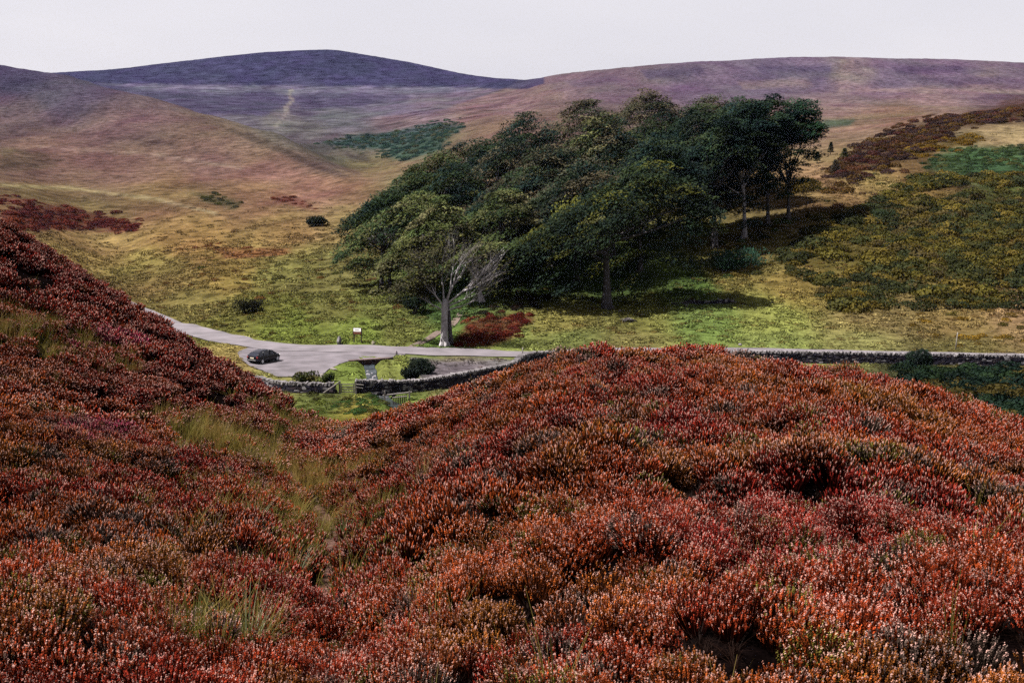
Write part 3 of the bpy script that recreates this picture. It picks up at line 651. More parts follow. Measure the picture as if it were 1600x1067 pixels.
# ------------------------------------------------------------------ valley and hillside cover
def px_of(x, y): return proj(x, y, base_h(x, y))
def in_wood(x, y):
    px, py = px_of(x, y); return (y > 140) & (y < 260) & inpoly(px, py, [(590,430),(640,460),(700,470),(760,465),(850,450),(960,470),(1080,440),(1120,390),(1230,340),(1230,250),(800,240),(600,330)])
def plant_valley():
    tm = [grass_tuft(22, 0.40, 0.02, 1.7, 600 + k, 3) for k in range(4)] + [leaf_blob(90, 640 + k, 0.17, 0.22) for k in range(4)]
    X = []; Y = []
    for r0, r1, a0, a1, sp_ in ((80, 118, -16, 30, 0.65), (118, 165, -27, 29, 0.52), (165, 230, -30, 30, 0.95), (230, 290, -30, 30, 1.6)):
        x, y = sectored(r0, r1, R(a0), R(a1), sp_); X.append(x); Y.append(y)
    X = np.concatenate(X); Y = np.concatenate(Y)
    k = (seg_dist(X, Y, ROAD) > 2.7) & ~inpoly(X, Y, PARK) & (seg_dist(X, Y, STREAM) > 1.1) & ~in_wood(X, Y)
    px, py = px_of(X, Y); k &= ~((px > 640) & (px < 815) & (py > 553) & (py < 592) & (Y < 135) & (fbm(X, Y, 3) > .42))
    k &= (fbm(X / 3, Y / 3, 171) > 0.36) & (rng.uniform(0, 1, len(X)) > .9 * sstep(190, 285, np.hypot(X, Y)))
    X = X[k]; Y = Y[k]; n = len(X); Z = H(X, Y); T = land_colour(X, Y, Z)
    T = T * (0.75 + 1.1 * rng.uniform(0, 1, n) ** 1.2)[:, None] * (0.7 + 0.7 * fbm(X / 2.2, Y / 2.2, 181))[:, None]
    VA = rng.integers(0, 4, n) + 4 * (rng.uniform(0, 1, n) < sstep(110, 190, Y) * .92 + .08); T = T * np.where(VA > 3, 1.35, 1.1)[:, None]
    rust = (rng.uniform(0, 1, n) < 0.10)[:, None]; T = np.where(rust, T * 0.5 + 0.5 * alb(130, 84, 44), T)
    scatter('valley_grass', 'tussocky green and straw grass over the valley floor and lower hillsides', 'grass', np.stack([X, Y, Z - 0.04], -1), T, rng.uniform(0.45, 1.15, n) * (0.8 + .4 * sstep(140, 400, Y)), VA, tm)
    print('valley grass', n)
    # low scrub: gorse and old heather on the right-hand slope
    bm_ = [leaf_blob(420, 700 + k, 0.085, 0.55) for k in range(5)]
    XX = []; YY = []; TT = []; SS = []
    def patch(poly, lo, hi, spacing, cols, s0, s1, dens=1.0, clus=0.0, seed=0):
        P = np.array(poly_pts(poly, lo, hi)); x0, y0 = P.min(0); x1, y1 = P.max(0); n = int((x1 - x0) * (y1 - y0) / spacing ** 2)
        x = rng.uniform(x0, x1, n); y = rng.uniform(y0, y1, n); px, py = px_of(x, y)
        k = inpoly(px + rng.normal(0, 8, n), py + rng.normal(0, 4, n), poly) & (y > lo) & (y < hi)
        f = fbm(x / 6, y / 6, 191 + seed); k &= (rng.uniform(0, 1, n) < dens) & (f > clus); x = x[k]; y = y[k]; n = len(x)
        c = np.array([alb(q) for q in cols])[np.clip((fbm(x / 4, y / 4, 199 + seed) * 1.6 - .3 + rng.normal(0, .16, n)) * len(cols), 0, len(cols) - 1).astype(int)] * rng.uniform(0.6, 1.4, n)[:, None]
        XX.append(x); YY.append(y); TT.append(c); SS.append(rng.uniform(s0, s1, n) * rng.uniform(0.7, 1.2, n))
    GC = [(104,96,42),(114,102,44),(86,84,42),(70,74,42),(120,104,48),(62,68,42),(96,84,50)]
    patch([(1225,400),(1300,345),(1380,310),(1440,280),(1640,275),(1640,478),(1500,486),(1400,482),(1310,485),(1290,450),(1240,420)], 140, 260, 1.25, GC, 1.0, 2.6, 0.95, 0.38)
    patch([(1120,395),(1200,350),(1300,330),(1300,420),(1210,445),(1120,430)], 140, 230, 1.5, GC + [(90,110,60)], 0.6, 1.5, 0.7, 0.42, 3)
    patch([(1285,275),(1340,235),(1400,208),(1470,186),(1640,152),(1640,186),(1540,200),(1500,206),(1440,240),(1380,270),(1310,300)], 170, 480, 1.8, [(96,62,44),(84,58,40),(104,78,40),(76,56,56),(90,52,48)], 0.9, 2.0, 0.9, 0.38, 5)
    patch([(1415,240),(1470,220),(1530,208),(1520,226),(1440,250)], 170, 450, 1.8, [(128,98,36),(140,110,40)], .9, 1.6, .9, .3, 6)
    patch([(1250,310),(1420,230),(1450,260),(1330,330)], 170, 330, 3.0, [(110,92,44),(96,66,46),(84,82,44)], 0.7, 1.5, 0.7, 0.45, 7)
    patch([(1440,262),(1480,236),(1600,226),(1640,230),(1640,278),(1540,280),(1470,274)], 170, 420, 1.3, [(68,92,58),(80,100,60),(62,84,56),(104,106,62)], 0.6, 1.1, 0.8, 0.33, 8)
    patch([(1440,500),(1530,485),(1640,500),(1640,545),(1500,540),(1430,520)], 118, 150, 1.6, [(150,116,36),(120,96,36),(96,86,40),(150,120,60)], 0.5, 1.1, 0.6, 0.45, 9)
    # old heather on the left hillside and by the pale tree
    RC = [(112,44,42),(124,54,46),(96,40,44),(132,66,48)]
    patch([(0,335),(40,318),(110,320),(160,335),(235,352),(200,364),(120,360),(40,358),(-40,360),(-40,335)], 180, 420, 1.9, RC, 0.8, 1.7, 0.9, 0.36, 11)
    patch([(-40,306),(60,312),(40,320),(-40,318)], 180, 420, 2.0, RC, .7, 1.4, .8, .3, 12)
    patch([(280,380),(460,375),(470,405),(300,410)], 130, 330, 2.6, [(140,90,50),(124,72,46),(112,100,50)], 0.5, 1.1, 0.6, 0.48, 13)
    patch([(710,538),(738,502),(800,490),(838,498),(800,528),(760,542)], 118, 160, 0.8, [(124,48,36),(112,40,36),(140,70,50)], 0.5, 0.9, 0.95, 0.25, 14)
    patch([(725,500),(760,478),(830,462),(870,468),(820,490),(750,505)], 135, 170, 0.9, [(60,46,40),(50,50,34),(70,54,44)], 0.5, 0.9, 0.9, 0.25, 15)
    patch([(560,420),(600,430),(650,490),(630,480),(590,440)], 140, 190, 1.2, [(130,62,46),(100,60,44),(90,80,44)], 0.4, .8, 0.7, 0.3, 16)
    patch([(295,300),(330,303),(380,320),(370,328),(320,316)], 180, 450, 2.6, [(84,84,50),(70,72,46)], 0.7, 1.3, 0.9, 0.3, 17)
    patch([(430,300),(470,312),(500,330),(470,326),(430,312)], 180, 450, 3, [(124,66,54)], 0.7, 1.3, 0.8, 0.3, 18)
    patch([(498,224),(540,214),(600,207),(690,191),(728,198),(700,214),(688,236),(640,251),(604,248),(612,236),(560,232)], 300, 800, 3.6, [(62,92,82),(54,84,78),(72,98,80),(96,100,76)], 1.0, 2.4, .8, .34, 19)
    patch([(300,500),(420,520),(420,536),(330,526)], 120, 165, 1.3, [(80,84,40),(104,92,44),(66,64,40)], .4, .8, .6, .4, 20)
    patch([(240,420),(640,440),(640,520),(300,505)], 125, 230, 3.2, [(96,92,42),(80,84,40),(120,84,46)], .35, .9, .7, .42, 21)
    # dark bushes below the wall on the right, rank growth below the gate
    patch([(1380,575),(1450,572),(1640,580),(1640,660),(1560,650),(1470,615)], 60, 112, 1.0, [(34,54,40),(42,60,38),(28,46,38),(84,74,36)], 0.8, 1.7, 0.95, 0.25, 22)
    patch([(440,612),(640,618),(640,648),(470,648)], 84, 102, 0.95, [(96,110,50),(110,120,54),(80,80,40),(70,100,50)], 0.35, 0.75, 0.75, 0.35, 23)
    X = np.concatenate(XX); Y = np.concatenate(YY); T = np.concatenate(TT); S = np.concatenate(SS); n = len(X)
    k = (seg_dist(X, Y, ROAD) > 3.2) & ~inpoly(X, Y, PARK); X, Y, T, S = X[k], Y[k], T[k], S[k]; n = len(X)
    scatter('hillside_scrub', 'low scrub of gorse, bracken and old heather patching the hillsides', 'scrub', np.stack([X, Y, H(X, Y) - 0.05], -1), T * 1.4, S, rng.integers(0, 5, n), bm_)
    print('scrub', n)
plant_valley()

# ------------------------------------------------------------------ the wood
M_leaf = tint_mat('beech_leaf', 0.8, False, None, 0.12, 0.04)
M_bark = plain('grey_bark', tuple(alb(128, 120, 122)), 0.9, nscale=3.0, namp=0.45, bump=0.6, bdist=0.06)
M_pale = plain('pale_bark', tuple(1.3 * alb(226, 219, 222)), 0.9, nscale=2.5, namp=0.4, bump=0.6, bdist=0.06)
M_twig = plain('twig_bark', tuple(1.1 * alb(170, 160, 162)), 0.9)
def bez(p0, p1, p2, k):
    return [tuple(Vector(p0) * (1 - t) ** 2 + Vector(p1) * 2 * t * (1 - t) + Vector(p2) * t * t) for t in [i / k for i in range(k + 1)]]
def leaves_mesh(C, axis, size, tint, g):
    n = len(C)
    u = axis + g.normal(0, 0.35, (n, 3)); u /= np.linalg.norm(u, axis=1)[:, None]
    q = np.array([-0.25, -0.15, 1.0]) + g.normal(0, 0.42, (n, 3)); w = np.cross(q, u); w /= np.linalg.norm(w, axis=1)[:, None]
    s = size * g.uniform(0.6, 1.35, n)[:, None]
    V = np.stack([C - u * s, C + w * s * 0.5, C + u * s, C - w * s * 0.5], 1).reshape(-1, 3)
    me = np_mesh('crown', V, np.arange(4 * n).reshape(-1, 4), M_leaf); set_col(me, 'tint', np.repeat(tint, 4, axis=0)); return me
def crown_env(u, v, Hh, zb, slope):
    """height of crown top and underside across the wind (u 0..1) and in depth (v -1..1)"""
    pk = 0.70
    f = np.where(u < pk, 0.16 + 0.84 * (np.clip(u, 0, 1) / pk) ** slope, np.sqrt(np.clip(1 - ((u - pk) / (1.04 - pk)) ** 2 * 0.85, 0, 1)))
    f = f * np.sqrt(np.clip(1 - 0.7 * v * v, 0.05, 1))
    top = zb + (Hh - zb) * f
    bot = zb * (0.75 + 0.5 * np.abs(u - 0.5)) + 0.15 * (Hh - zb) * np.clip(u - 0.75, 0, 1) * 4
    return top, np.minimum(bot, top - 0.8)
TREE_N = 0
def wind_tree(base, depth, top_py, l_px, r_px, label, cols, zb=0.06, pale=False, slope=0.72, trunk_r=0.32, dd=0.75, dens=1.0, stems=1, name='beech_tree', limbs=True, lean=0.0):
    global TREE_N; TREE_N += 1
    g = np.random.default_rng(900 + TREE_N); random.seed(900 + TREE_N)
    bx, by = wpt(base[0], base[1], depth); bz = Hs(bx, by)
    a, s = ray(base[0], top_py); Ht = (ZC + s * depth - bz) * 1.05
    xl = ray(l_px, 300)[0] * depth - bx; xr = ray(r_px, 300)[0] * depth - bx
    xl = xl * 1.08 - .6; W = xr - xl; D = min(W, 14) * dd; zbm = Ht * zb
    root = empty(name, (bx, by, bz)); tag(root, label, 'tree', 'beech trees of the windswept wood')
    # clump centres: mostly the outer shell, some inside
    nc = int(dens * (W * D * 0.30 + W * Ht * 0.28)) + 12
    u = g.uniform(0.0, 1.0, nc); v = g.uniform(-1, 1, nc) * np.sqrt(np.clip(1 - (2 * u - 1) ** 2 * 0.7, 0.1, 1))
    top, bot = crown_env(u, v, Ht, zbm, slope)
    top = top * (0.93 + 0.12 * fbm(u * 5 + TREE_N, v * 2 + TREE_N, 211))
    t = np.where(g.uniform(0, 1, nc) < 0.62, g.uniform(0.86, 1.0, nc), g.uniform(0, 1, nc) ** 0.8)
    cz = bot + (top - bot) * t - 0.35
    cc = np.stack([xl + u * W, v * D / 2, cz], -1)
    # leaf clumps: flattened plates swept up and away from the wind
    per = 170; n = nc * per; ci = np.repeat(np.arange(nc), per)
    tilt = np.radians(np.where(u < 0.7, 24, 2) + g.normal(0, 9, nc)); yaw = g.normal(0, 0.5, nc)
    ax = np.stack([np.cos(tilt) * np.cos(yaw), np.cos(tilt) * np.sin(yaw), np.sin(tilt)], -1)
    sd = np.stack([-np.sin(yaw), np.cos(yaw), np.zeros(nc)], -1); upv = np.cross(ax, sd)
    p = g.normal(0, 1, (n, 3)); p /= np.linalg.norm(p, axis=1)[:, None]; p *= g.uniform(0.25, 1, n)[:, None] ** 0.5
    ln = (1.15 + 0.95 * g.uniform(0, 1, nc)) * min(1.3, 0.62 + W / 26)
    C = cc[ci] + ax[ci] * (p[:, :1] * (ln * 1.25)[ci][:, None]) + sd[ci] * (p[:, 1:2] * (ln * 0.85)[ci][:, None]) + upv[ci] * (p[:, 2:] * (ln * 0.30)[ci][:, None] + (p[:, :1] ** 2) * -0.18 * ln[ci][:, None])
    cl = np.array([alb(c) for c in cols]); pick = g.integers(0, len(cl), nc)
    ct = cl[pick] * g.uniform(0.5, 1.65, nc)[:, None]  # random clump tones, spread wide to suggest lit and shaded streaks
    tint = ct[ci] * g.uniform(0.75, 1.3, n)[:, None]
    me = leaves_mesh(C, ax[ci], 0.19, tint * 1.28, g)
    link(bpy.data.objects.new('crown', me), root)
    # stems and limbs
    for st in range(stems):
        mb = MB(); ox = (st - (stems - 1) / 2) * 1.1; fork = Ht * (0.34 + 0.1 * random.random())
        tipx = xl + W * (0.5 + 0.12 * (st - (stems - 1) / 2)) ; tipx = ox + (tipx - ox) * 0.35 + lean
        oy = random.uniform(-.3, .3) * (stems > 1)
        pts = bez((ox, oy, -0.35), (ox + lean * .2, oy, fork * 0.6), (tipx * 0.55, oy, fork), 6)
        rad = [trunk_r * (1.75 if i == 0 else 1.22 if i == 1 else 1.0 - 0.07 * i) for i in range(7)]
        mb.tube(pts, rad, 9); e = Vector(pts[-1])
        # buttress roots
        for k in range(5):
            q = k * 2 * PI / 5 + random.random(); mb.tube([(ox + math.cos(q) * trunk_r * .8, oy + math.sin(q) * trunk_r * .8, 0.35), (ox + math.cos(q) * trunk_r * 2.0, oy + math.sin(q) * trunk_r * 2.0, -0.02), (ox + math.cos(q) * trunk_r * 3, oy + math.sin(q) * trunk_r * 3, -0.3)], [trunk_r * .5, trunk_r * .32, trunk_r * .1], 5)
        tr = mb.build('trunk', M_pale if pale else M_bark, root, True)
        if limbs:
            lb = MB()
            for k in range(9):
                uu = random.uniform(0.12, 0.95); vv = random.uniform(-0.7, 0.7); tp, bt = crown_env(np.array([uu]), np.array([vv]), Ht, zbm, slope)
                tgt = Vector((xl + uu * W, vv * D / 2, float(bt[0] + (tp[0] - bt[0]) * random.uniform(0.55, 0.92))))
                s0 = Vector(pts[random.choice([4, 5, 6, 6])]); mid = (s0 + tgt) * 0.5 + Vector((random.uniform(-1, 0.4), 0, random.uniform(-0.8, 1.2)))
                lp = bez(s0, mid, tgt, 6); lb.tube(lp, [trunk_r * 0.55 * (1 - 0.13 * i) for i in range(7)], 6)
                for j in range(3):
                    b0 = Vector(lp[2 + j]); b1 = b0 + Vector((random.uniform(-0.5, 1.6), random.uniform(-1, 1), random.uniform(0.4, 2.0)))
                    lb.tube([b0, (b0 + b1) / 2 + Vector((0, 0, 0.2)), b1], [trunk_r * 0.2, trunk_r * 0.14, trunk_r * 0.04], 5)
            lb.build('limb', M_pale if pale else M_bark, root, True)
    return root
DK = [(36,58,52),(30,52,50),(46,66,46),(60,74,46)]
MD = [(58,76,44),(66,82,46),(48,68,46),(84,88,52)]
LT = [(118,122,74),(98,108,60),(130,126,88),(84,100,56)]  # palest greens: sunlit crown slopes put into the leaf colour
BR = [(98,92,70),(82,82,64),(66,76,56),(110,100,76)]
TREES = [
 # base px,py, depth, top, left, right, label, colours, opts
 ((1018,318),226,141,905,1062,'windswept beech forming the highest point of the wood skyline',BR,dict()),
 ((1098,318),224,146,1010,1148,'beech with olive brown crown on the skyline just right of the highest one',BR,dict()),
 ((1140,322),214,150,1070,1188,'dark beech on the skyline behind the tall trees at the wood end',DK,dict()),
 ((912,322),220,158,806,958,'brownish windswept beech on the sloping skyline left of the highest crown',BR,dict()),
 ((830,330),214,176,716,868,'dark green windswept beech halfway down the sloping skyline of the wood',DK,dict()),
 ((748,345),205,205,650,790,'dark windswept beech on the lower part of the sloping skyline',DK+MD,dict()),
 ((690,360),198,236,585,728,'low windswept beech near the left foot of the sloping skyline',MD,dict()),
 ((1232,332),192,160,1172,1276,'beech at the right end of the wood with bare forked stem and green crown',[(44,74,50),(52,82,52),(36,64,50)],dict(zb=0.27,slope=0.45,trunk_r=.26,dens=2.0)),
 ((1200,340),190,150,1120,1240,'tall dark beech with thin dark trunk second from the right end of the wood',DK,dict(zb=.2,slope=.5,trunk_r=.28,dens=1.9)),
 ((1163,366),184,154,1085,1206,'tall dark beech with a sunlit pale trunk inside the right end of the wood',DK,dict(zb=.14,slope=.5,trunk_r=.32,pale=True,dens=1.6)),  # pale bark stands in for sunlight on this trunk
 ((1116,376),180,176,1030,1166,'dark beech with thick shaded trunk left of the pale trunked one',DK,dict(zb=.12,slope=.6,trunk_r=.42)),
 ((1030,360),190,180,905,1075,'dark blue green beech in the middle of the wood behind the big front tree',DK,dict(zb=.2)),
 ((958,385),178,186,770,1010,'broad wind combed beech whose long slope crosses the middle of the wood',LT+DK+BR,dict(zb=.2,slope=1.0)),
 ((860,400),172,225,740,910,'shaded beech under the long slope in the middle of the wood',DK+BR,dict(zb=.18)),
 ((1000,420),168,215,880,1090,'dark beech directly behind the big front tree',DK,dict(zb=.16)),
 ((648,395),184,268,545,705,'dark beech on the left flank of the wood behind the twin trunks',DK+MD,dict(zb=.2)),
 ((602,424),165,300,540,690,'twin trunked beech at the left edge of the wood',MD+LT,dict(zb=.2,stems=2,trunk_r=.24,slope=.7)),
 ((655,452),156,312,606,722,'pale olive beech between the twin trunks and the bare tree',LT,dict(zb=.12,slope=.7)),
 ((792,452),160,292,690,832,'light green topped beech left of the big front tree',LT+MD,dict(zb=.1,slope=.8)),
 ((900,440),163,250,800,960,'shaded beech behind the left side of the big front tree',DK+BR,dict(zb=.14)),
 ((948,483),150,256,778,1106,'big dark beech with grey trunk standing at the front of the wood',[(52,68,44),(60,74,42),(44,60,44),(96,98,40),(40,56,46)],dict(zb=.13,slope=.9,trunk_r=.5,dens=1.1)),
 ((770,350),196,212,700,842,'dark beech filling the middle of the sloping skyline',DK+BR,dict()),
 ((690,385),182,255,600,752,'mid green windswept beech behind the bare tree',MD+DK,dict(zb=.08)),
 ((1075,370),186,168,985,1130,'dark beech left of the thick shaded trunk deep in the wood',DK,dict(zb=.08)),
 ((1138,340),204,160,1048,1200,'dark beech filling the gap behind the trunks at the right end of the wood',DK,dict(zb=.05,dens=1.3)),
 ((752,470),147,372,716,806,'small beech with pale leaning trunk and sparse crown right of the bare tree',LT,dict(zb=.52,slope=.6,trunk_r=.3,pale=True,dens=.5,lean=-1.2)),
]
for b, d, tp, l, r, lab, cols, kw in TREES: wind_tree(b, d, tp, l, r, lab, cols, **kw)
# the half-bare tree at the front
def bare_tree():
    g = np.random.default_rng(77); random.seed(78)
    bx, by = wpt(694, 530, 133); bz = Hs(bx, by); root = empty('weathered_beech', (bx, by, bz))
    tag(root, 'pale half dead beech with bare branches standing in front of the wood', 'tree')
    S = 133 / FPX
    tb = MB()
    tb.tube([(0, 0, -.4), (0.0, 0, .5), (0.02, 0, 1.6), (0.05, 0, 3.0), (0.1, 0, 4.4), (.2, 0, 5.2)], [.62, .46, .38, .35, .38, .32], 10)
    for k in range(5):
        q = k * 1.25; tb.tube([(math.cos(q) * .3, math.sin(q) * .3, .5), (math.cos(q) * .55, math.sin(q) * .55, .05), (math.cos(q) * .85, math.sin(q) * .85, -.25)], [.22, .15, .06], 5)
    tb.build('trunk', M_pale, root, True)
    t2 = MB(); t2.tube([(.75, .9, -.3), (.62, .9, 1.2), (.5, .8, 3.0), (.3, .4, 5.0)], [.34, .27, .24, .26], 8); t2.build('trunk', M_bark, root, True)
    ends = []
    lb = MB(); tw = MB()
    def grow(p, d, ln, r, lev, wind):
        p = Vector(p); d = Vector(d).normalized(); pts = [p]; rad = [r]; k = 4
        for i in range(k):
            d = (d + Vector((wind * 0.07 + random.uniform(-.24, .24), random.uniform(-.24, .24), 0.05 + random.uniform(-.18, .22)))).normalized()
            p = p + d * ln / k; pts.append(p); rad.append(r * (1 - 0.16 * (i + 1)))
        (lb if lev < 2 else tw).tube(pts, rad, 6 if lev < 2 else 4)
        if lev >= 4 or r < 0.007: ends.append((pts[-1], wind)); return
        nb = (6, 5, 4, 3)[lev]
        for j in range(nb):
            q = random.choice(range(1 if lev else 2, k + 1)); b = pts[q]; dd = (pts[q] - pts[q - 1]).normalized()
            nd = (dd + Vector((random.uniform(-.8, .8) + wind * .22, random.uniform(-.8, .8), random.uniform(-.15, .6))))
            grow(b, nd, ln * random.uniform(.5, .72), rad[q] * random.uniform(.5, .68), lev + 1, wind)
        ends.append((pts[-1], wind))
    for (d, ln, r, w, z) in (((.25,.1,1),4.6,.15,.5,5.0),((.5,-.3,1),4.4,.13,.6,5.0),((.75,-.2,.8),4.6,.12,.7,4.9),((1,.2,.5),4.6,.10,.5,4.7),((1,-.1,.2),3.6,.09,.4,4.3),((-.2,.2,1),4.2,.13,-.1,4.9),((-.7,-.1,.75),3.6,.12,-.4,4.6),((-1,.1,.45),3.2,.09,-.4,4.3)):
        grow((.15, 0, z - .4), d, ln, r, 0, w)
    lb.build('limb', M_pale, root, True); tw.build('twigs', M_twig, root, False)
    # leaves: mostly on the left half, thin tufts elsewhere
    C = []; T = []; A = []
    cl = [alb(c) for c in ((96,92,66),(84,90,56),(110,104,78),(120,120,60))]
    for (e, w) in ends:
        left = e.x < -0.4
        if (left and random.random() < .5) or random.random() < .09:
            c = cl[g.integers(0, 4)] * g.uniform(.7, 1.3)
            m = 20 if left else 8
            q = g.normal(0, 1, (m, 3)) * np.array([.62, .5, .26]); C.append(np.array(e) + q); T.append(c * g.uniform(.6, 1.4, (m, 1))); A.append(np.tile([.9, 0, .35], (m, 1)))
    for k in range(50):      # shell of the leafy windward side
        e = np.array([g.uniform(-5.6, .5), g.uniform(.6, 2.8), 0]); tt = (e[0] + 5.4) / 6; e[2] = 4.2 + (6.4 * tt ** .6) * g.uniform(.25, 1.0) + 0.6
        m = 34; q = g.normal(0, 1, (m, 3)) * np.array([.75, .6, .24]); q[:, 2] += q[:, 0] * .35
        C.append(e + q); T.append(cl[g.integers(0, 4)] * g.uniform(.6, 1.35, (m, 1))); A.append(np.tile([.9, 0, .35], (m, 1)))
    C = np.concatenate(C); T = np.concatenate(T); A = np.concatenate(A)
    link(bpy.data.objects.new('crown', leaves_mesh(C, A, .15, T, g)), root)
bare_tree()
# ------------------------------------------------------------------ road, car park, beck
M_road = plain('worn_tarmac', tuple(alb(166, 156, 164)), 0.9, nscale=.45, namp=0.3, bump=0.2, bdist=0.01)
M_park = plain('gravelled_tarmac', tuple(alb(154, 144, 153)), 0.95, nscale=.6, namp=0.35, bump=0.3, bdist=0.02)
def smooth_line(P, step=0.6):
    P = [Vector((p[0], p[1], 0)) for p in P]; out = []
    for i in range(len(P) - 1):
        a = P[max(i - 1, 0)]; b = P[i]; c = P[i + 1]; d = P[min(i + 2, len(P) - 1)]; n = max(2, int((c - b).length / step))
        for k in range(n):
            t = k / n; out.append(0.5 * ((2 * b) + (c - a) * t + (2 * a - 5 * b + 4 * c - d) * t * t + (3 * b - a - 3 * c + d) * t ** 3))
    out.append(P[-1]); return out
def ribbon(name, P, width, m, dz, step=0.6, cols=5, crown=0.03, wob=0.15, wfun=None):
    L = smooth_line(P, step); V = []; F = []
    for i, p in enumerate(L):
        t = (L[min(i + 1, len(L) - 1)] - L[max(i - 1, 0)]).normalized(); nrm = Vector((-t.y, t.x, 0)); w = width * (wfun(i / len(L)) if wfun else 1)
        for j in range(cols):
            s = j / (cols - 1) * 2 - 1; off = s * w / 2 + (wob * (vnoise(np.array([i * .21]), np.array([j * 3.0]), 5)[0] - .5) if abs(s) > .9 else 0)
            q = p + nrm * off; V.append((q.x, q.y, Hs(q.x, q.y) + dz + crown * (1 - s * s)))
    n = len(L)
    for i in range(n - 1):
        for j in range(cols - 1): a = i * cols + j; F.append((a, a + 1, a + cols + 1, a + cols)[::-1])
    return link(bpy.data.objects.new(name, np_mesh(name, V, np.array(F), m, True)))
tag(ribbon('road', ROAD, 4.6, M_road, 0.09, 0.5, 7, .03, .7), 'pale narrow lane crossing the valley floor', 'road', kind='structure')
def sheet(name, P, m, dz):
    B = smooth_line(P + [P[0]], 0.7)[:-1]; pts = [Vector((p.x, p.y)) for p in B]; nb = len(pts)
    xs = [p.x for p in pts]; ys = [p.y for p in pts]
    gx = np.arange(min(xs), max(xs), 0.8); gy = np.arange(min(ys), max(ys), 0.8); X, Y = np.meshgrid(gx, gy); X = X.ravel(); Y = Y.ravel()
    k = inpoly(X, Y, [tuple(p) for p in pts]) & (seg_dist(X, Y, [tuple(p) for p in pts] + [tuple(pts[0])]) > 0.4)
    pts += [Vector((a, b)) for a, b in zip(X[k], Y[k])]
    vs, es, fs, *_ = delaunay_2d_cdt(pts, [(i, (i + 1) % nb) for i in range(nb)], [], 1, 1e-4)
    v = np.array([(p.x, p.y) for p in vs]); z = H(v[:, 0], v[:, 1]) + dz
    return link(bpy.data.objects.new(name, np_mesh(name, np.column_stack([v, z]), np.array([f[:3] for f in fs]), m, True)))
tag(sheet('car_park', PARK, M_park, 0.06), 'gravelled lay-by beside the lane where the car stands', 'car park', kind='structure')
M_water = plain('beck_water', (0.02, 0.025, 0.03), 0.08, spec=0.5, nscale=6, namp=.3, bump=0.5, bdist=0.05)
tag(ribbon('stream', STREAM, .95, M_water, 0.14, 0.4, 4, 0, 0.2), 'narrow beck running from the bridge to the wall', 'stream', kind='structure')
M_track = plain('bare_earth', tuple(alb(150, 128, 116)), 0.95, nscale=3, namp=.3)
tag(ribbon('path', [wpt(640,548,131.6), wpt(655,538,134.5), wpt(680,526,138), wpt(706,514,141), wpt(722,500,145)], 0.9, M_track, 0.07, 0.5, 4, 0, .3), 'faint earth path leaving the lane towards the bare tree', 'path', kind='structure')

# ------------------------------------------------------------------ stones and walls
M_stone = tint_mat('field_stone', 0.95, False, None, 0, 0.05)
def boulder_mesh(seed, col, sub=2, rough=.25, sq=(1, 1, 1)):
    bm = bmesh.new(); bmesh.ops.create_icosphere(bm, subdivisions=sub, radius=1.0); g = random.Random(seed)
    pl = [(Vector((g.uniform(-1, 1), g.uniform(-1, 1), g.uniform(-1, 1))).normalized(), g.uniform(.55, .85)) for _ in range(9)]
    for v in bm.verts:
        for n, d in pl:
            e = v.co.dot(n)
            if e > d: v.co -= n * (e - d)
        v.co = Vector((v.co.x * sq[0], v.co.y * sq[1], v.co.z * sq[2])) * (1 + g.uniform(-.05, .05))
    me = bpy.data.meshes.new('boulder'); bm.to_mesh(me); bm.free(); me.materials.append(M_stone)
    c = np.array(alb(col)); n = len(me.vertices); set_col(me, 'tint', c * np.array([g.uniform(.75, 1.2) for _ in range(n)])[:, None]); return me
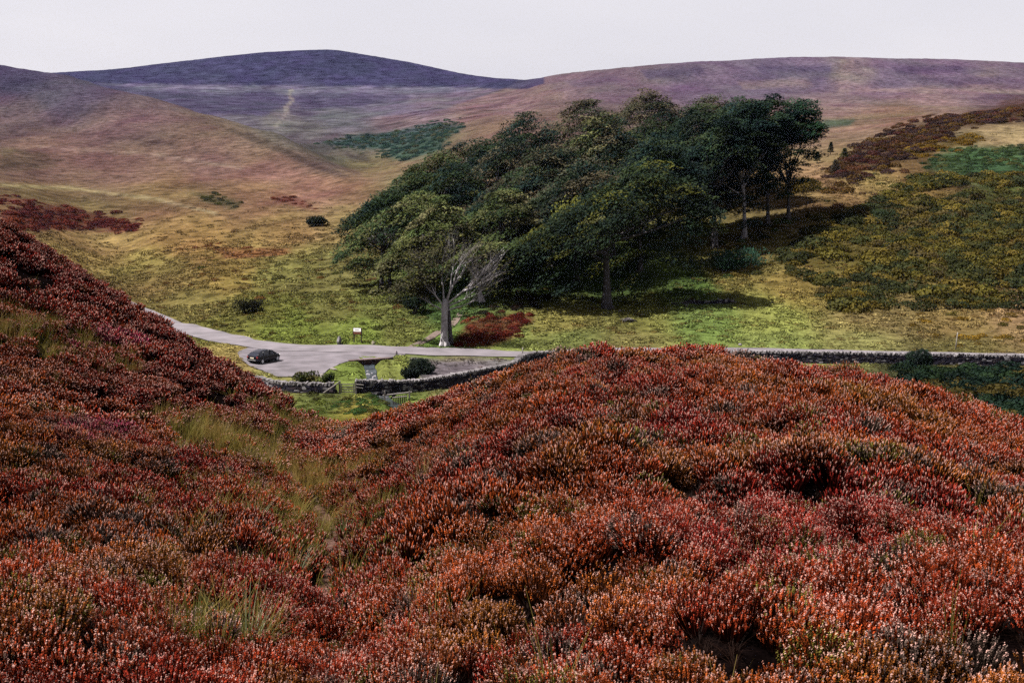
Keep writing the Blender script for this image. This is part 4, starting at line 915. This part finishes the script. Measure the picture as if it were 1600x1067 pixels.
def dry_wall(name, P, hgt, thick, label, seed, core_dark=(30, 28, 34), cope=True, stone_cols=None, ragged=0.0, slen=(.22, .5)):
    g = random.Random(seed); L = smooth_line(P, 0.25); D = [0.0]
    for a, b in zip(L[:-1], L[1:]): D.append(D[-1] + (b - a).length)
    T = D[-1]; D = np.array(D); LX = np.array([p.x for p in L]); LY = np.array([p.y for p in L]); LZ = base_h(LX, LY)
    cols = stone_cols or [(74,70,88),(64,60,76),(88,82,96),(104,98,104),(58,54,70),(96,84,92)]
    def at(s):
        s = min(max(s, 0), T); x = np.interp(s, D, LX); y = np.interp(s, D, LY); x2 = np.interp(min(s + .3, T), D, LX); y2 = np.interp(min(s + .3, T), D, LY); x1 = np.interp(max(s - .3, 0), D, LX); y1 = np.interp(max(s - .3, 0), D, LY)
        return x, y, float(np.interp(s, D, LZ)), math.atan2(y2 - y1, x2 - x1)
    o0 = at(T / 2); root = empty(name, (o0[0], o0[1], o0[2])); tag(root, label, 'wall'); ox, oy, oz = o0[:3]
    def hh(s): return hgt * (1 - ragged * (0.5 + 0.5 * math.sin(s * 1.7 + seed)) - ragged * .5 * g.random())
    core = MB(); s = 0.0
    while s < T - 0.05:
        l = min(1.0, T - s); x, y, z, a = at(s + l / 2); h = hgt * (1 - ragged) - 0.06; core.box((x - ox, y - oy, z - oz + h / 2 - 0.1), (l * 1.01, thick * 0.7, h + .2), a); s += l
    core.build('core', plain('wall_core_' + str(seed), tuple(alb(core_dark)), 0.95), root)
    st = MB()
    for side in (-1, 1):
        z0 = -0.1
        while z0 < hgt - 0.1:
            ch = g.uniform(.12, .2); s = g.uniform(-.2, 0)
            while s < T:
                l = g.uniform(*slen); x, y, z, a = at(s + l / 2)
                if z0 + ch < hh(s) + .02:
                    bat = thick / 2 * (1 - 0.22 * z0 / hgt) - .08; nx, ny = -math.sin(a) * side, math.cos(a) * side; pr = g.uniform(-.025, .035)
                    c = alb(cols[g.randrange(len(cols))]) * g.uniform(.7, 1.25)
                    if g.random() < .17: c = alb(206, 200, 206) * g.uniform(.7, 1.0)
                    st.box((x - ox + nx * (bat + pr), y - oy + ny * (bat + pr), z - oz + z0 + ch / 2), (l - .03, .22, ch - .025), a + g.uniform(-.06, .06), jit=.09, col=c)
                s += l
            z0 += ch
    so = st.build('face_stones', M_stone, root); so['kind'] = 'stuff'
    if cope:
        cp = MB(); s = 0.0
        while s < T:
            l = g.uniform(.10, .20); x, y, z, a = at(s); hc = g.uniform(.18, .3); M = Matrix.Rotation(a, 3, 'Z') @ Matrix.Rotation(g.uniform(.05, .4), 3, 'Y')
            cp.box((x - ox, y - oy, z - oz + hgt - .06 + hc / 2), (l * .8, thick * g.uniform(.75, 1.0), hc), M=M, jit=.12, col=alb(206, 198, 202) * g.uniform(.55, 1.2)); s += l
        co = cp.build('coping_stones', M_stone, root); co['kind'] = 'stuff'
    return root
WALL_L = [wpt(350,590,110), wpt(400,604,106.5), wpt(440,612,104), wpt(480,614,103.3), wpt(522,614,103)]
WALL_R = [wpt(557,614,103), wpt(600,614,103.4), wpt(640,614,104), wpt(681,609,105), wpt(720,602,107), wpt(756,595,109), wpt(800,585,111), wpt(818,572,116), wpt(850,567,118.5), wpt(950,567,118), wpt(1100,567,117.5), wpt(1250,567,117), wpt(1420,570,116), wpt(1600,573,115), wpt(1750,576,114)]
dry_wall('dry_stone_wall', WALL_L, 0.74, 0.5, 'dry stone wall with upright coping running left of the wooden gate', 11)
dry_wall('dry_stone_wall', WALL_R, 0.98, 0.58, 'long dry stone wall from the wooden gate across behind the heather hump', 12)
dry_wall('ruined_wall', [wpt(1050,484,149), wpt(1075,483,149.5), wpt(1110,483,149.5), wpt(1146,482,150)], 0.75, 0.7, 'low ruined stone wall in the grass right of the big front tree', 13, cope=False, ragged=.3)

# ------------------------------------------------------------------ gate and hurdle
M_wood = plain('weathered_timber', tuple(alb(176, 166, 160)), 0.85, nscale=6, namp=.3, bump=.3)
def frame_between(pa, pb):
    a = Vector((pa[0], pa[1], Hs(*pa))); b = Vector((pb[0], pb[1], Hs(*pb))); ang = math.atan2(b.y - a.y, b.x - a.x); return a, b, ang, (b - a).length
def gate():
    a, b, ang, ln = frame_between(wpt(531,615,102.6), wpt(556,615,102.6)); root = empty('field_gate', a, ang)
    tag(root, 'small weathered wooden gate in the gap of the dry stone wall', 'gate')
    for x in (0, ln):
        m = MB(); m.box((x, 0, .45), (.16, .16, 1.3)); m.build('post', M_wood, root, bevel=.01)
    for k in range(4):
        m = MB(); m.box((ln / 2, -.02, .18 + .22 * k), (ln - .2, .05, .08)); m.build('bar', M_wood, root, bevel=.005)
    for x in (.16, ln - .16):
        m = MB(); m.box((x, -.055, .5), (.08, .03, .8)); m.build('stile', M_wood, root)
    m = MB(); m.tube([(-.08, -.1, .98), (-1.35, -.15, .12)], [.06, .06], 6); m.build('brace', M_wood, root)
    m = MB(); m.tube([(ln + .08, -.3, .88), (ln + .7, -.3, .82)], [.05, .045], 6); m.build('rail', M_wood, root)
    m = MB(); m.tube([(ln + .08, -.3, .62), (ln + .65, -.3, .55)], [.05, .045], 6); m.build('rail', M_wood, root)
gate()
def hurdle():
    a, b, ang, ln = frame_between(wpt(601,622,100.0), wpt(641,622,100.0)); root = empty('water_hurdle', a, ang)
    tag(root, 'slatted timber hurdle hung across the beck below the wall', 'fence'); bz = 0.45
    for x in (0, ln * .95):
        m = MB(); m.box((x, 0, .4), (.12, .12, 1.5)); m.build('post', M_wood, root)
    m = MB(); m.tube([(-.15, 0, .80), (ln + .1, 0, 1.08)], [.06, .06], 6); m.build('rail', M_wood, root)
    m = MB(); m.tube([(ln * .3, -.07, .62), (ln * .86, -.07, .74)], [.05, .05], 6); m.build('rail', M_wood, root)
    M_slat = plain('damp_timber', tuple(alb(96, 84, 78)), .9, nscale=6, namp=.3)
    me = None
    for k in range(8):
        if me is None:
            m = MB(); m.box((0, -.02, 0), (.09, .03, .95)); s0 = m.build('slat', M_slat, root); me = s0.data; s = s0
        else: s = link(bpy.data.objects.new('slat', me), root)
        s.location = (ln * (.33 + .07 * k), 0, .26 + .02 * k)
hurdle()

# ------------------------------------------------------------------ bridge over the beck
def bridge():
    pa, pb = wpt(545,566,122.0), wpt(609,564,123.6); mx_, my_ = (pa[0] + pb[0]) / 2, (pa[1] + pb[1]) / 2
    ang = math.atan2(pb[1] - pa[1], pb[0] - pa[0]); ln = math.hypot(pb[0] - pa[0], pb[1] - pa[1]); zr = base_h(np.array([mx_]), np.array([my_ + 2]))[0] + .06
    root = empty('stone_bridge', (mx_, my_, zr), ang); tag(root, 'low stone culvert bridge with two dark pipes carrying the lane over the beck', 'bridge')
    M_pipe = plain('pipe_mouth', tuple(alb(120, 112, 112)), .8); M_dark = plain('pipe_shade', (.004, .004, .004), 1)
    g = random.Random(5); st = MB(); pipes = [(.35, -.52), (1.25, -.52)]
    z0 = -1.25
    while z0 < -.02:
        ch = .17; s = -ln / 2 + g.uniform(-.1, 0)
        while s < ln / 2:
            l = g.uniform(.2, .42); cx, cz = s + l / 2, z0 + ch / 2
            if not any(math.hypot(cx - p[0], (cz - p[1]) * 1.1) < .26 for p in pipes):
                st.box((cx, g.uniform(-.02, .02), cz), (l - .02, .3, ch - .02), g.uniform(-.03, .03), jit=.06, col=alb(g.choice([(120,92,98),(104,82,90),(90,76,88),(132,104,104)])) * g.uniform(.7, 1.2))
            s += l
        z0 += ch
    fs = st.build('face_stones', M_stone, root); fs['kind'] = 'stuff'
    c = MB(); c.box((0, .22, -.62), (ln, .16, 1.2)); c.build('core', plain('bridge_core', (.01, .009, .01), .95), root)
    for px_, pz in pipes:
        m = MB(); Mr = Matrix.Rotation(PI / 2, 3, 'X'); m.lathe([(.19, .0), (.25, .0), (.25, .34), (.19, .34), (.19, 0)], (px_, .12, pz), 18, M=Mr); p = m.build('pipe', M_pipe, root, True)
        m = MB(); m.lathe([(0.001, 0), (.2, 0)], (px_, .125, pz), 18, M=Mr); m.build('shade_disc', M_dark, p)  # black disc stands in for the shade inside the pipe
    k = -ln / 2
    me = None
    while k < ln / 2 - .1:
        l = g.uniform(.42, .6); m = MB(); m.box((k + l / 2, .03, .06), (l - .02, .46, .13), g.uniform(-.03, .03), jit=.05, col=alb(186, 160, 158) * g.uniform(.6, 1.05)); m.build('coping_stone', M_stone, root, bevel=.01); k += l
    m = MB(); m.box((.6, -.32, -.86), (2.5, .45, .12), jit=.04, col=alb(196, 188, 192)); m.build('ledge', M_stone, root, bevel=.02)
    for sx, dx in ((-ln / 2, -1), (ln / 2, 1)):
        w = MB()
        for r_ in range(4):
            for q in range(6):
                w.box((sx + dx * (.2 + q * .36), -.12 - q * .26, -.15 - q * .10 - r_ * .17), (.36, .3, .15), dx * -.6, jit=.1, col=alb(g.choice([(104,92,98),(130,118,116),(160,146,140)])) * g.uniform(.7, 1.15))
        wo_ = w.build('wing_wall', M_stone, root); wo_['kind'] = 'stuff'
bridge()
rocks = [boulder_mesh(40 + k, (212, 206, 214), 2, sq=(1, .8, .6)) for k in range(3)]
random.seed(3)
SL = smooth_line(STREAM[1:5], .5)
for k in range(14):
    p = SL[int(k / 14 * (len(SL) - 1))]; x = p.x + random.uniform(-.55, .55); y = p.y + random.uniform(-.2, .2)
    o = link(bpy.data.objects.new('boulder', rocks[k % 3])); s = random.uniform(.12, .26); o.scale = (s * 1.3, s, s); o.location = (x, y, Hs(x, y) + .12); o.rotation_euler = (0, 0, random.uniform(0, 6))
    tag(o, 'small pale boulder lying in the beck below the bridge', 'boulder', 'pale boulders in the beck')
def rock(px, py, d, s, col, label, seed, sq=(1, .8, .8), name='boulder'):
    x, y = wpt(px, py, d); o = link(bpy.data.objects.new(name, boulder_mesh(seed, col, 2, sq=sq))); o.scale = (s, s, s); o.location = (x, y, Hs(x, y) + s * sq[2] * .6); o.rotation_euler = (0, 0, seed); tag(o, label, 'stone'); return o
rock(530, 533, 133.6, .5, (176,170,176), 'upright grey boulder standing left of the information sign', 71, (.8, .7, 1.15))
rock(583, 543, 133.3, .26, (226,216,190), 'small pale rock on the far verge of the lane right of the sign', 72, (.8, .7, 1.2))
rock(619, 552, 126.8, .24, (214,200,210), 'small pale stone at the lane edge above the bridge end', 73, (.7, .7, 1.3))
rock(1072, 489, 148, .2, (214,208,214), 'small white stone in front of the ruined wall', 74)
rock(1157, 528, 128, .22, (210,204,206), 'small pale stone in the grass behind the heather crest', 75)
rock(968, 490, 147.5, .2, (190,186,190), 'small grey stone just right of the big front tree base', 76)
rock(503, 583, 112, .34, (206,196,190), 'pale kerb stone at the corner of the lay-by', 77, (1.2, .7, .6))
rock(521, 572, 116, .3, (196,186,176), 'long pale stone edging the lay-by above the corner stone', 78, (1.4, .6, .5))

# ------------------------------------------------------------------ information sign, posts, branches
def sign():
    x, y = wpt(559, 535, 134.6); z = Hs(x, y); root = empty('information_sign', (x, y, z), R(-14)); tag(root, 'brown framed information sign with white panel beside the lane', 'sign')
    Mb = plain('dark_brown_timber', tuple(alb(70, 44, 38)), .7, nscale=5, namp=.25); Mw = plain('white_panel', (.7, .68, .68), .5); Mo = plain('orange_brown_board', tuple(alb(176, 100, 66)), .7, nscale=6, namp=.25); Mt = plain('sign_print', tuple(alb(110, 92, 92)), .6)
    for sx in (-.42, .42):
        m = MB(); m.box((sx, 0, .78), (.11, .11, 1.7)); m.build('post', Mb, root, bevel=.01)
    m = MB(); m.box((0, -.06, 1.26), (1.06, .05, .74)); bd = m.build('board', Mb, root, bevel=.01)
    m = MB(); m.box((0, -.1, 1.40), (.86, .03, .36)); wp = m.build('panel', Mw, bd)
    for (cx, cz, w) in ((-.05, 1.44, .5), (.02, 1.36, .62)):
        m = MB(); m.box((cx, -.1175, cz), (w, .004, .035)); m.build('lettering', Mt, wp)
    m = MB(); m.box((0, -.1, 1.06), (.86, .03, .24)); m.build('board_strip', Mo, bd)
sign()
def post(px, py, d, h, r, label, col=(220, 210, 196)):
    x, y = wpt(px, py, d); m = MB(); m.tube([(0, 0, -.3), (0, 0, h * .5), (.01, 0, h - .03), (.01, 0, h)], [r, r, r * .97, r * .6], 8)
    o = m.build('marker_post', plain('post_paint_' + str(px), tuple(alb(col)), .8, nscale=8, namp=.25), None, True); o.location = (x, y, Hs(x, y)); o.rotation_euler = (R(2), R(3), 0); tag(o, label, 'post')
post(1493, 548, 126, 1.85, .06, 'thin pale post standing in the grass above the right part of the wall')
post(816, 556, 126.2, .95, .07, 'short pale post at the lane edge where the wall starts to climb')
def branches():
    x, y = wpt(982, 510, 141.5); root = empty('fallen_branches', (x, y, Hs(x, y))); tag(root, 'small heap of dead branches lying in the grass before the big tree', 'branches'); random.seed(9)
    for k in range(9):
        a = random.uniform(-.6, .6) + (PI if k % 2 else 0); l = random.uniform(.5, 1.0); z = random.uniform(.08, .35)
        m = MB(); m.tube([(-math.cos(a) * l, -math.sin(a) * .4, z * .5), (random.uniform(-.2, .2), random.uniform(-.2, .2), z + .2), (math.cos(a) * l, math.sin(a) * .5, z * random.uniform(.4, 1.8))], [.09, .08, .03], 6); m.build('branch', M_bark, root, True)
branches()

# ------------------------------------------------------------------ single bushes and saplings
def bush(name, px, py, d, w, h, cols, label, seed, cat='bush', n=2600, leaf=.10, lobes=14, group=None):
    g = np.random.default_rng(seed); x, y = wpt(px, py, d); root = empty(name, (x, y, Hs(x, y))); tag(root, label, cat, group)
    lc = np.stack([g.uniform(-.36, .36, lobes) * w, g.uniform(-.3, .3, lobes) * w * .8, g.uniform(.2, .68, lobes) * h], -1); lr = g.uniform(.17, .3, lobes) * w
    ci = g.integers(0, lobes, n); p = g.normal(0, 1, (n, 3)); p /= np.linalg.norm(p, axis=1)[:, None]; p *= g.uniform(.5, 1, n)[:, None] ** .4
    C = lc[ci] + p * lr[ci][:, None] * np.array([1, 1, min(1.0, 1.3 * h / w)]); C[:, 2] = np.clip(C[:, 2], .03, h * 1.05)
    cl = np.array([alb(c) for c in cols]); t = cl[g.integers(0, len(cl), lobes)][ci] * g.uniform(.55, 1.45, n)[:, None]
    o = link(bpy.data.objects.new('foliage', leaves_mesh(C, np.tile([.3, .2, .9], (n, 1)), leaf, t, g)), root)
    for k in range(4):
        m = MB(); e = lc[k]; m.tube([(e[0] * .2, e[1] * .2, -.1), (e[0] * .6, e[1] * .6, h * .25), tuple(e)], [.06 + .01 * w, .05, .02], 5); m.build('stem', M_bark, root, True)
    return root
bush('gorse_bush', 388, 490, 152, 3.6, 1.9, [(44,46,30),(38,42,30),(60,58,34)], 'dark round gorse bush alone on the grassy slope above the lane bend', 1)
bush('gorse_bush', 496, 350, 235, 4.4, 2.1, [(48,56,38),(40,48,36)], 'dark flat bush on the straw hillside left of the wood', 2, leaf=.16)
bush('juniper_bush', 661, 575, 114.5, 2.9, 1.55, [(44,58,50),(36,50,46),(56,68,52)], 'larger dark blue green bush right of the bridge', 3)
bush('juniper_bush', 639, 589, 110.5, 1.7, 1.35, [(40,52,44),(36,48,42)], 'smaller dark bush just below the larger one by the bridge', 4, n=1600)
bush('rush_clump', 477, 597, 108.5, 2.0, 1.1, [(86,92,46),(70,78,42),(110,104,56)], 'dark rushy clump between the lay-by and the wall', 5, n=1500)
bush('rush_clump', 513, 596, 109, 1.0, .9, [(80,92,50),(70,80,46)], 'small rushy clump on the grass left of the beck', 6, n=700)
bush('gorse_bush', 1250, 306, 212, 6.8, 3.0, [(132,108,36),(116,96,34),(96,82,34)], 'large olive gorse bush right of the wood end', 7, n=3600, leaf=.14, lobes=22)
bush('juniper_bush', 1150, 420, 168, 7.6, 3.4, [(70,112,90),(62,98,80),(84,124,92)], 'spreading blue green bush below the right end of the wood', 8, n=4200, leaf=.13, lobes=26)
bush('holly_bush', 648, 492, 148, 2.6, 4.2, [(40,58,40),(48,66,42),(34,48,38)], 'dark upright bush behind the bare tree on its left', 9, n=3000)
bush('elder_bush', 1436, 574, 112.5, 2.4, 2.2, [(44,62,50),(52,72,52),(38,52,46)], 'dark bush standing against the right part of the stone wall', 10)
bush('gorse_bush', 1322, 478, 150, 4.4, 1.6, [(124,104,34),(100,88,34)], 'low olive gorse bush at the bottom edge of the scrubby slope', 11)
bush('gorse_bush', 1380, 348, 190, 4.4, 1.8, [(70,84,52),(60,76,50)], 'greyish green bush high on the scrubby slope', 12, leaf=.14)
def sapling(px, py, d, h, w, label, seed, cols, name='sapling'):
    g = np.random.default_rng(seed); x, y = wpt(px, py, d); root = empty(name, (x, y, Hs(x, y))); tag(root, label, 'tree', 'saplings on the slope right of the wood')
    m = MB(); m.tube([(0, 0, -.2), (.05, 0, h * .5), (.1, 0, h)], [.09, .06, .02], 6); m.build('trunk', M_bark, root, True)
    n = 900; t = g.uniform(.2, 1, n); rr = w / 2 * (1.1 - t) ** .6 * g.uniform(.3, 1, n); a = g.uniform(0, 2 * PI, n); C = np.stack([np.cos(a) * rr + .1 * t, np.sin(a) * rr, t * h], -1)
    link(bpy.data.objects.new('crown', leaves_mesh(C, np.stack([np.cos(a), np.sin(a), np.full(n, .3)], -1), .13, np.array([alb(c) for c in cols])[g.integers(0, len(cols), n)] * g.uniform(.6, 1.4, n)[:, None], g)), root)
sapling(1297, 252, 262, 2.6, 1.5, 'dark green sapling furthest up the straw slope', 31, [(48,66,44),(56,74,46)])
sapling(1276, 268, 250, 2.3, 1.7, 'sapling just below and left of the highest one', 32, [(66,80,46),(56,70,44)])
sapling(1318, 268, 250, 2.2, 2.2, 'pale green sapling right of the highest one', 33, [(100,110,64),(86,98,58)])
sapling(1304, 292, 226, 2.6, 2.4, 'grey thin leaved sapling lowest on the straw slope', 34, [(96,92,80),(84,84,70)])

# ------------------------------------------------------------------ grass tussocks close by
M_tus = tint_mat('tussock_blade', .6, False, None, .25, .3)
def tussock(px, py, lo, n, ln, label, seed, c0, c1, spread=.9, wd_=.0032):
    x, y = solve(px, py, lo, 60); me = grass_tuft(n, ln, wd_, spread, seed, 6, M_tus); g = np.random.default_rng(seed); k = len(me.vertices) // 14
    t = g.uniform(0, 1, k)[:, None]; col = (alb(c0) * t + alb(c1) * (1 - t)) * g.uniform(.7, 1.3, k)[:, None]; set_col(me, 'tint', np.repeat(col, 14, axis=0) * 1.1)
    o = link(bpy.data.objects.new('grass_tussock', me)); o.location = (x, y, Hs(x, y) - .02); tag(o, label, 'grass', 'grass tussocks beside the path')
tussock(300, 1045, 3, 90, .55, 'bright yellow green upright tussock at the bottom of the picture left of the path', 51, (176,164,50), (120,134,44), .35)
tussock(385, 1010, 3, 120, .60, 'arching pale green tussock beside the bright upright one', 52, (150,150,86), (110,124,66), .95)
tussock(462, 900, 4, 100, .50, 'pale grey green tussock arching over the left edge of the bare path', 53, (150,150,100), (120,126,76), .95)
tussock(535, 835, 5, 90, .42, 'green tussock at the head of the bare earth stretch of path', 54, (150,156,70), (120,130,56), .9)
tussock(640, 812, 5, 130, .62, 'straw tussock standing in the rust heather right of the path', 55, (176,150,70), (140,136,62), .6)
tussock(395, 838, 5, 110, .5, 'green and straw tussock left of the path above the others', 56, (166,156,80), (120,132,60), .9)
tussock(660, 770, 6, 60, .75, 'tall thin stalks of dry grass above the straw tussock', 57, (204,168,104), (170,138,80), .35, .0028)
tussock(350, 690, 8, 90, .5, 'large pale straw tussock on the left bank above the path', 58, (200,168,104), (160,140,80), .8, .004)
tussock(1280, 705, 5, 40, .45, 'small green tuft alone in the middle of the heather hump', 59, (126,120,40), (96,104,36), .7)

# ------------------------------------------------------------------ parked car
def car():
    x, y = wpt(413, 567, 121); z = Hs(x, y) + .06; root = empty('parked_car', (x, y, z), R(61)); root.scale = (.88, .88, .9); tag(root, 'black hatchback car parked in the lay-by', 'car')
    Mp = plain('black_car_paint', (.004, .0035, .007), .3, spec=.25, coat=.12); Mg = plain('car_glass', (.006, .007, .012), .06, spec=.5); Mty = plain('tyre_rubber', (.012, .012, .012), .85); Mr = plain('alloy', (.42, .42, .44), .35, metal=.3); Mred = plain('tail_lens', (.16, .01, .01), .2, spec=.6); Mwh = plain('clear_lens', (.5, .5, .5), .15, spec=.7); Mpl = plain('number_plate', (.42, .38, .30), .5); Mtr = plain('black_trim', (.015, .015, .016), .6)
    # body loft: x forward (front at +2.05), stations (x, half width, z low, z belt, shoulder)
    st = [(-2.03,.62,.36,.80),(-1.95,.74,.27,.92),(-1.6,.82,.22,.96),(-.9,.85,.20,.95),(0,.86,.20,.93),(.8,.85,.20,.91),(1.3,.83,.22,.86),(1.75,.77,.25,.76),(1.98,.66,.30,.66),(2.06,.5,.36,.55)]
    V = []; F = []; n = 14
    for (sx, w, z0, z1) in st:
        ring = [(-w * .86, z0), (-w * .97, z0 + .08), (-w, z0 + .25), (-w * .99, z1 - .14), (-w * .93, z1 - .03), (-w * .78, z1 + .012), (-w * .35, z1 + .035), (w * .35, z1 + .035), (w * .78, z1 + .012), (w * .93, z1 - .03), (w * .99, z1 - .14), (w, z0 + .25), (w * .97, z0 + .08), (w * .86, z0)]
        V += [(sx, a, b) for a, b in ring]
    for i in range(len(st) - 1):
        for j in range(n): j2 = (j + 1) % n; F.append((i * n + j, i * n + j2, (i + 1) * n + j2, (i + 1) * n + j))
    F.append(tuple(range(n))); F.append(tuple((len(st) - 1) * n + j for j in range(n))[::-1])
    m = MB(); m.add(V, F); body = m.build('body', Mp, root, True)
    # roof shell and pillars
    top = [(-1.45,.56,1.28),(-1.0,.59,1.40),(-.3,.60,1.44),(.3,.58,1.40),(.55,.55,1.33)]
    V = []; F = []
    for (sx, w, zt) in top: V += [(sx, -w, zt - .06), (sx, -w * .9, zt - .015), (sx, -w * .4, zt + .015), (sx, w * .4, zt + .015), (sx, w * .9, zt - .015), (sx, w, zt - .06), (sx, w * .8, zt - .09), (sx, -w * .8, zt - .09)]
    for i in range(len(top) - 1):
        for j in range(8): j2 = (j + 1) % 8; F.append((i * 8 + j, i * 8 + j2, (i + 1) * 8 + j2, (i + 1) * 8 + j))
    F.append(tuple(range(8))); F.append(tuple(32 + j for j in range(8))[::-1])
    m = MB(); m.add(V, F); m.build('roof', Mp, root, True)
    for s in (-1, 1):
        for (p, q) in (((-1.92, .72, .93), (-1.42, .55, 1.25)), ((-.98, .80, .93), (-.9, .58, 1.34)), ((.05, .80, .92), (.0, .585, 1.36)), ((1.18, .74, .89), (.55, .54, 1.31))):
            m = MB(); m.tube([(p[0], s * p[1], p[2]), ((p[0] + q[0]) / 2, s * ((p[1] + q[1]) / 2 + .02), (p[2] + q[2]) / 2), (q[0], s * q[1], q[2])], [.055, .05, .05], 6); m.build('pillar', Mp, root, True)
        sg = [((-1.78,.735,.95),(-1.0,.79,.95),(-.92,.585,1.34),(-1.36,.56,1.25)), ((-.96,.795,.95),(.02,.795,.94),(-.02,.59,1.36),(-.88,.59,1.35)), ((.08,.795,.94),(1.1,.745,.91),(.52,.55,1.30),(.02,.59,1.36))]
        for q in sg:
            m = MB(); m.add([(a, s * b, c) for a, b, c in q], [(0,1,2,3) if s < 0 else (3,2,1,0)]); m.build('side_window', Mg, root)
        m = MB(); m.box((.95, s * .90, .98), (.12, .16, .12)); m.build('mirror', Mp, root, bevel=.03)
        for k in (-.75, .25):
            m = MB(); m.box((k, s * .862, .80), (.16, .025, .03)); m.build('door_handle', Mtr, root)
        m = MB(); m.add([(-2.0, s * .66, .66), (-1.975, s * .70, .88), (-1.86, s * .80, .86), (-1.90, s * .79, .66)], [(0,1,2,3) if s > 0 else (3,2,1,0)])
        m2 = MB(); m2.box((-1.95, s * .68, .77), (.14, .2, .2), s * .35); m2.build('tail_light', Mred, root, bevel=.03)
        m2 = MB(); m2.box((1.9, s * .60, .62), (.22, .24, .13), s * -.4); m2.build('headlight', Mwh, root, bevel=.03)
        for wx in (-1.28, 1.3):
            w = empty_child('wheel', (wx, s * .78, .31), root); Mx = Matrix.Rotation(PI / 2 * -s, 3, 'X')
            m = MB(); m.lathe([(.19, -.1), (.28, -.1), (.31, -.06), (.315, 0), (.31, .06), (.28, .1), (.19, .1)], (0, 0, 0), 24, M=Mx); m.build('tyre', Mty, w, True)
            m = MB(); m.lathe([(.001, .085), (.05, .09), (.06, .07), (.16, .075), (.2, .1), (.205, .06)], (0, 0, 0), 24, M=Mx)
            m.build('rim', Mr, w, True)
            m = MB(); m.lathe([(.001, .02), (.34, .02), (.36, -.1), (.001, -.1)], (0, 0, .02), 20, M=Mx); m.build('wheel_arch', Mtr, w)
    m = MB(); m.add([(-1.98, -.66, .93), (-1.98, .66, .93), (-1.46, .52, 1.27), (-1.46, -.52, 1.27)], [(3,2,1,0)]); m.build('rear_window', Mg, root)
    m = MB(); m.add([(1.2, .70, .90), (1.2, -.70, .90), (.57, -.5, 1.32), (.57, .5, 1.32)], [(3,2,1,0)]); m.build('windscreen', Mg, root)
    m = MB(); m.box((-2.04, 0, .47), (.14, 1.36, .2)); m.build('rear_bumper', Mp, root, bevel=.05)
    m = MB(); m.box((2.05, 0, .42), (.12, 1.1, .2)); m.build('front_bumper', Mp, root, bevel=.05)
    m = MB(); m.box((-2.06, 0, .72), (.02, .52, .12)); m.build('number_plate', Mpl, root)
    m = MB(); m.box((-2.112, 0, .50), (.012, 1.1, .035)); m.build('bumper_strip', Mr, root)
def empty_child(name, loc, parent):
    o = bpy.data.objects.new(name, None); o.location = loc; link(o, parent); return o
car()
# ------------------------------------------------------------------ haze over the valley
HZ_D = 0.000015
if HZ_D:
    m, N, L = mat('valley_air'); out = N.new('ShaderNodeOutputMaterial'); pv = N.new('ShaderNodeVolumePrincipled')
    pv.inputs['Color'].default_value = (.48, .58, .98, 1); pv.inputs['Density'].default_value = HZ_D; pv.inputs['Anisotropy'].default_value = 0.2
    L.new(pv.outputs[0], out.inputs['Volume'])
    b = MB(); b.box((0, 0, 0), (6900, 6900, 1)); hz = b.build('haze', m); zs = [v.co.z for o in bpy.data.objects if o.name.startswith(('hill', 'moor_ground', 'valley_ground')) and o.type == 'MESH' for v in o.data.vertices]
    lo, hi = min(zs) - 1.5, max(zs) + 4; hz.scale = (1, 1, hi - lo); hz.location = (0, 0, (hi + lo) / 2); tag(hz, 'thin pale air over the whole valley', 'haze', kind='stuff')
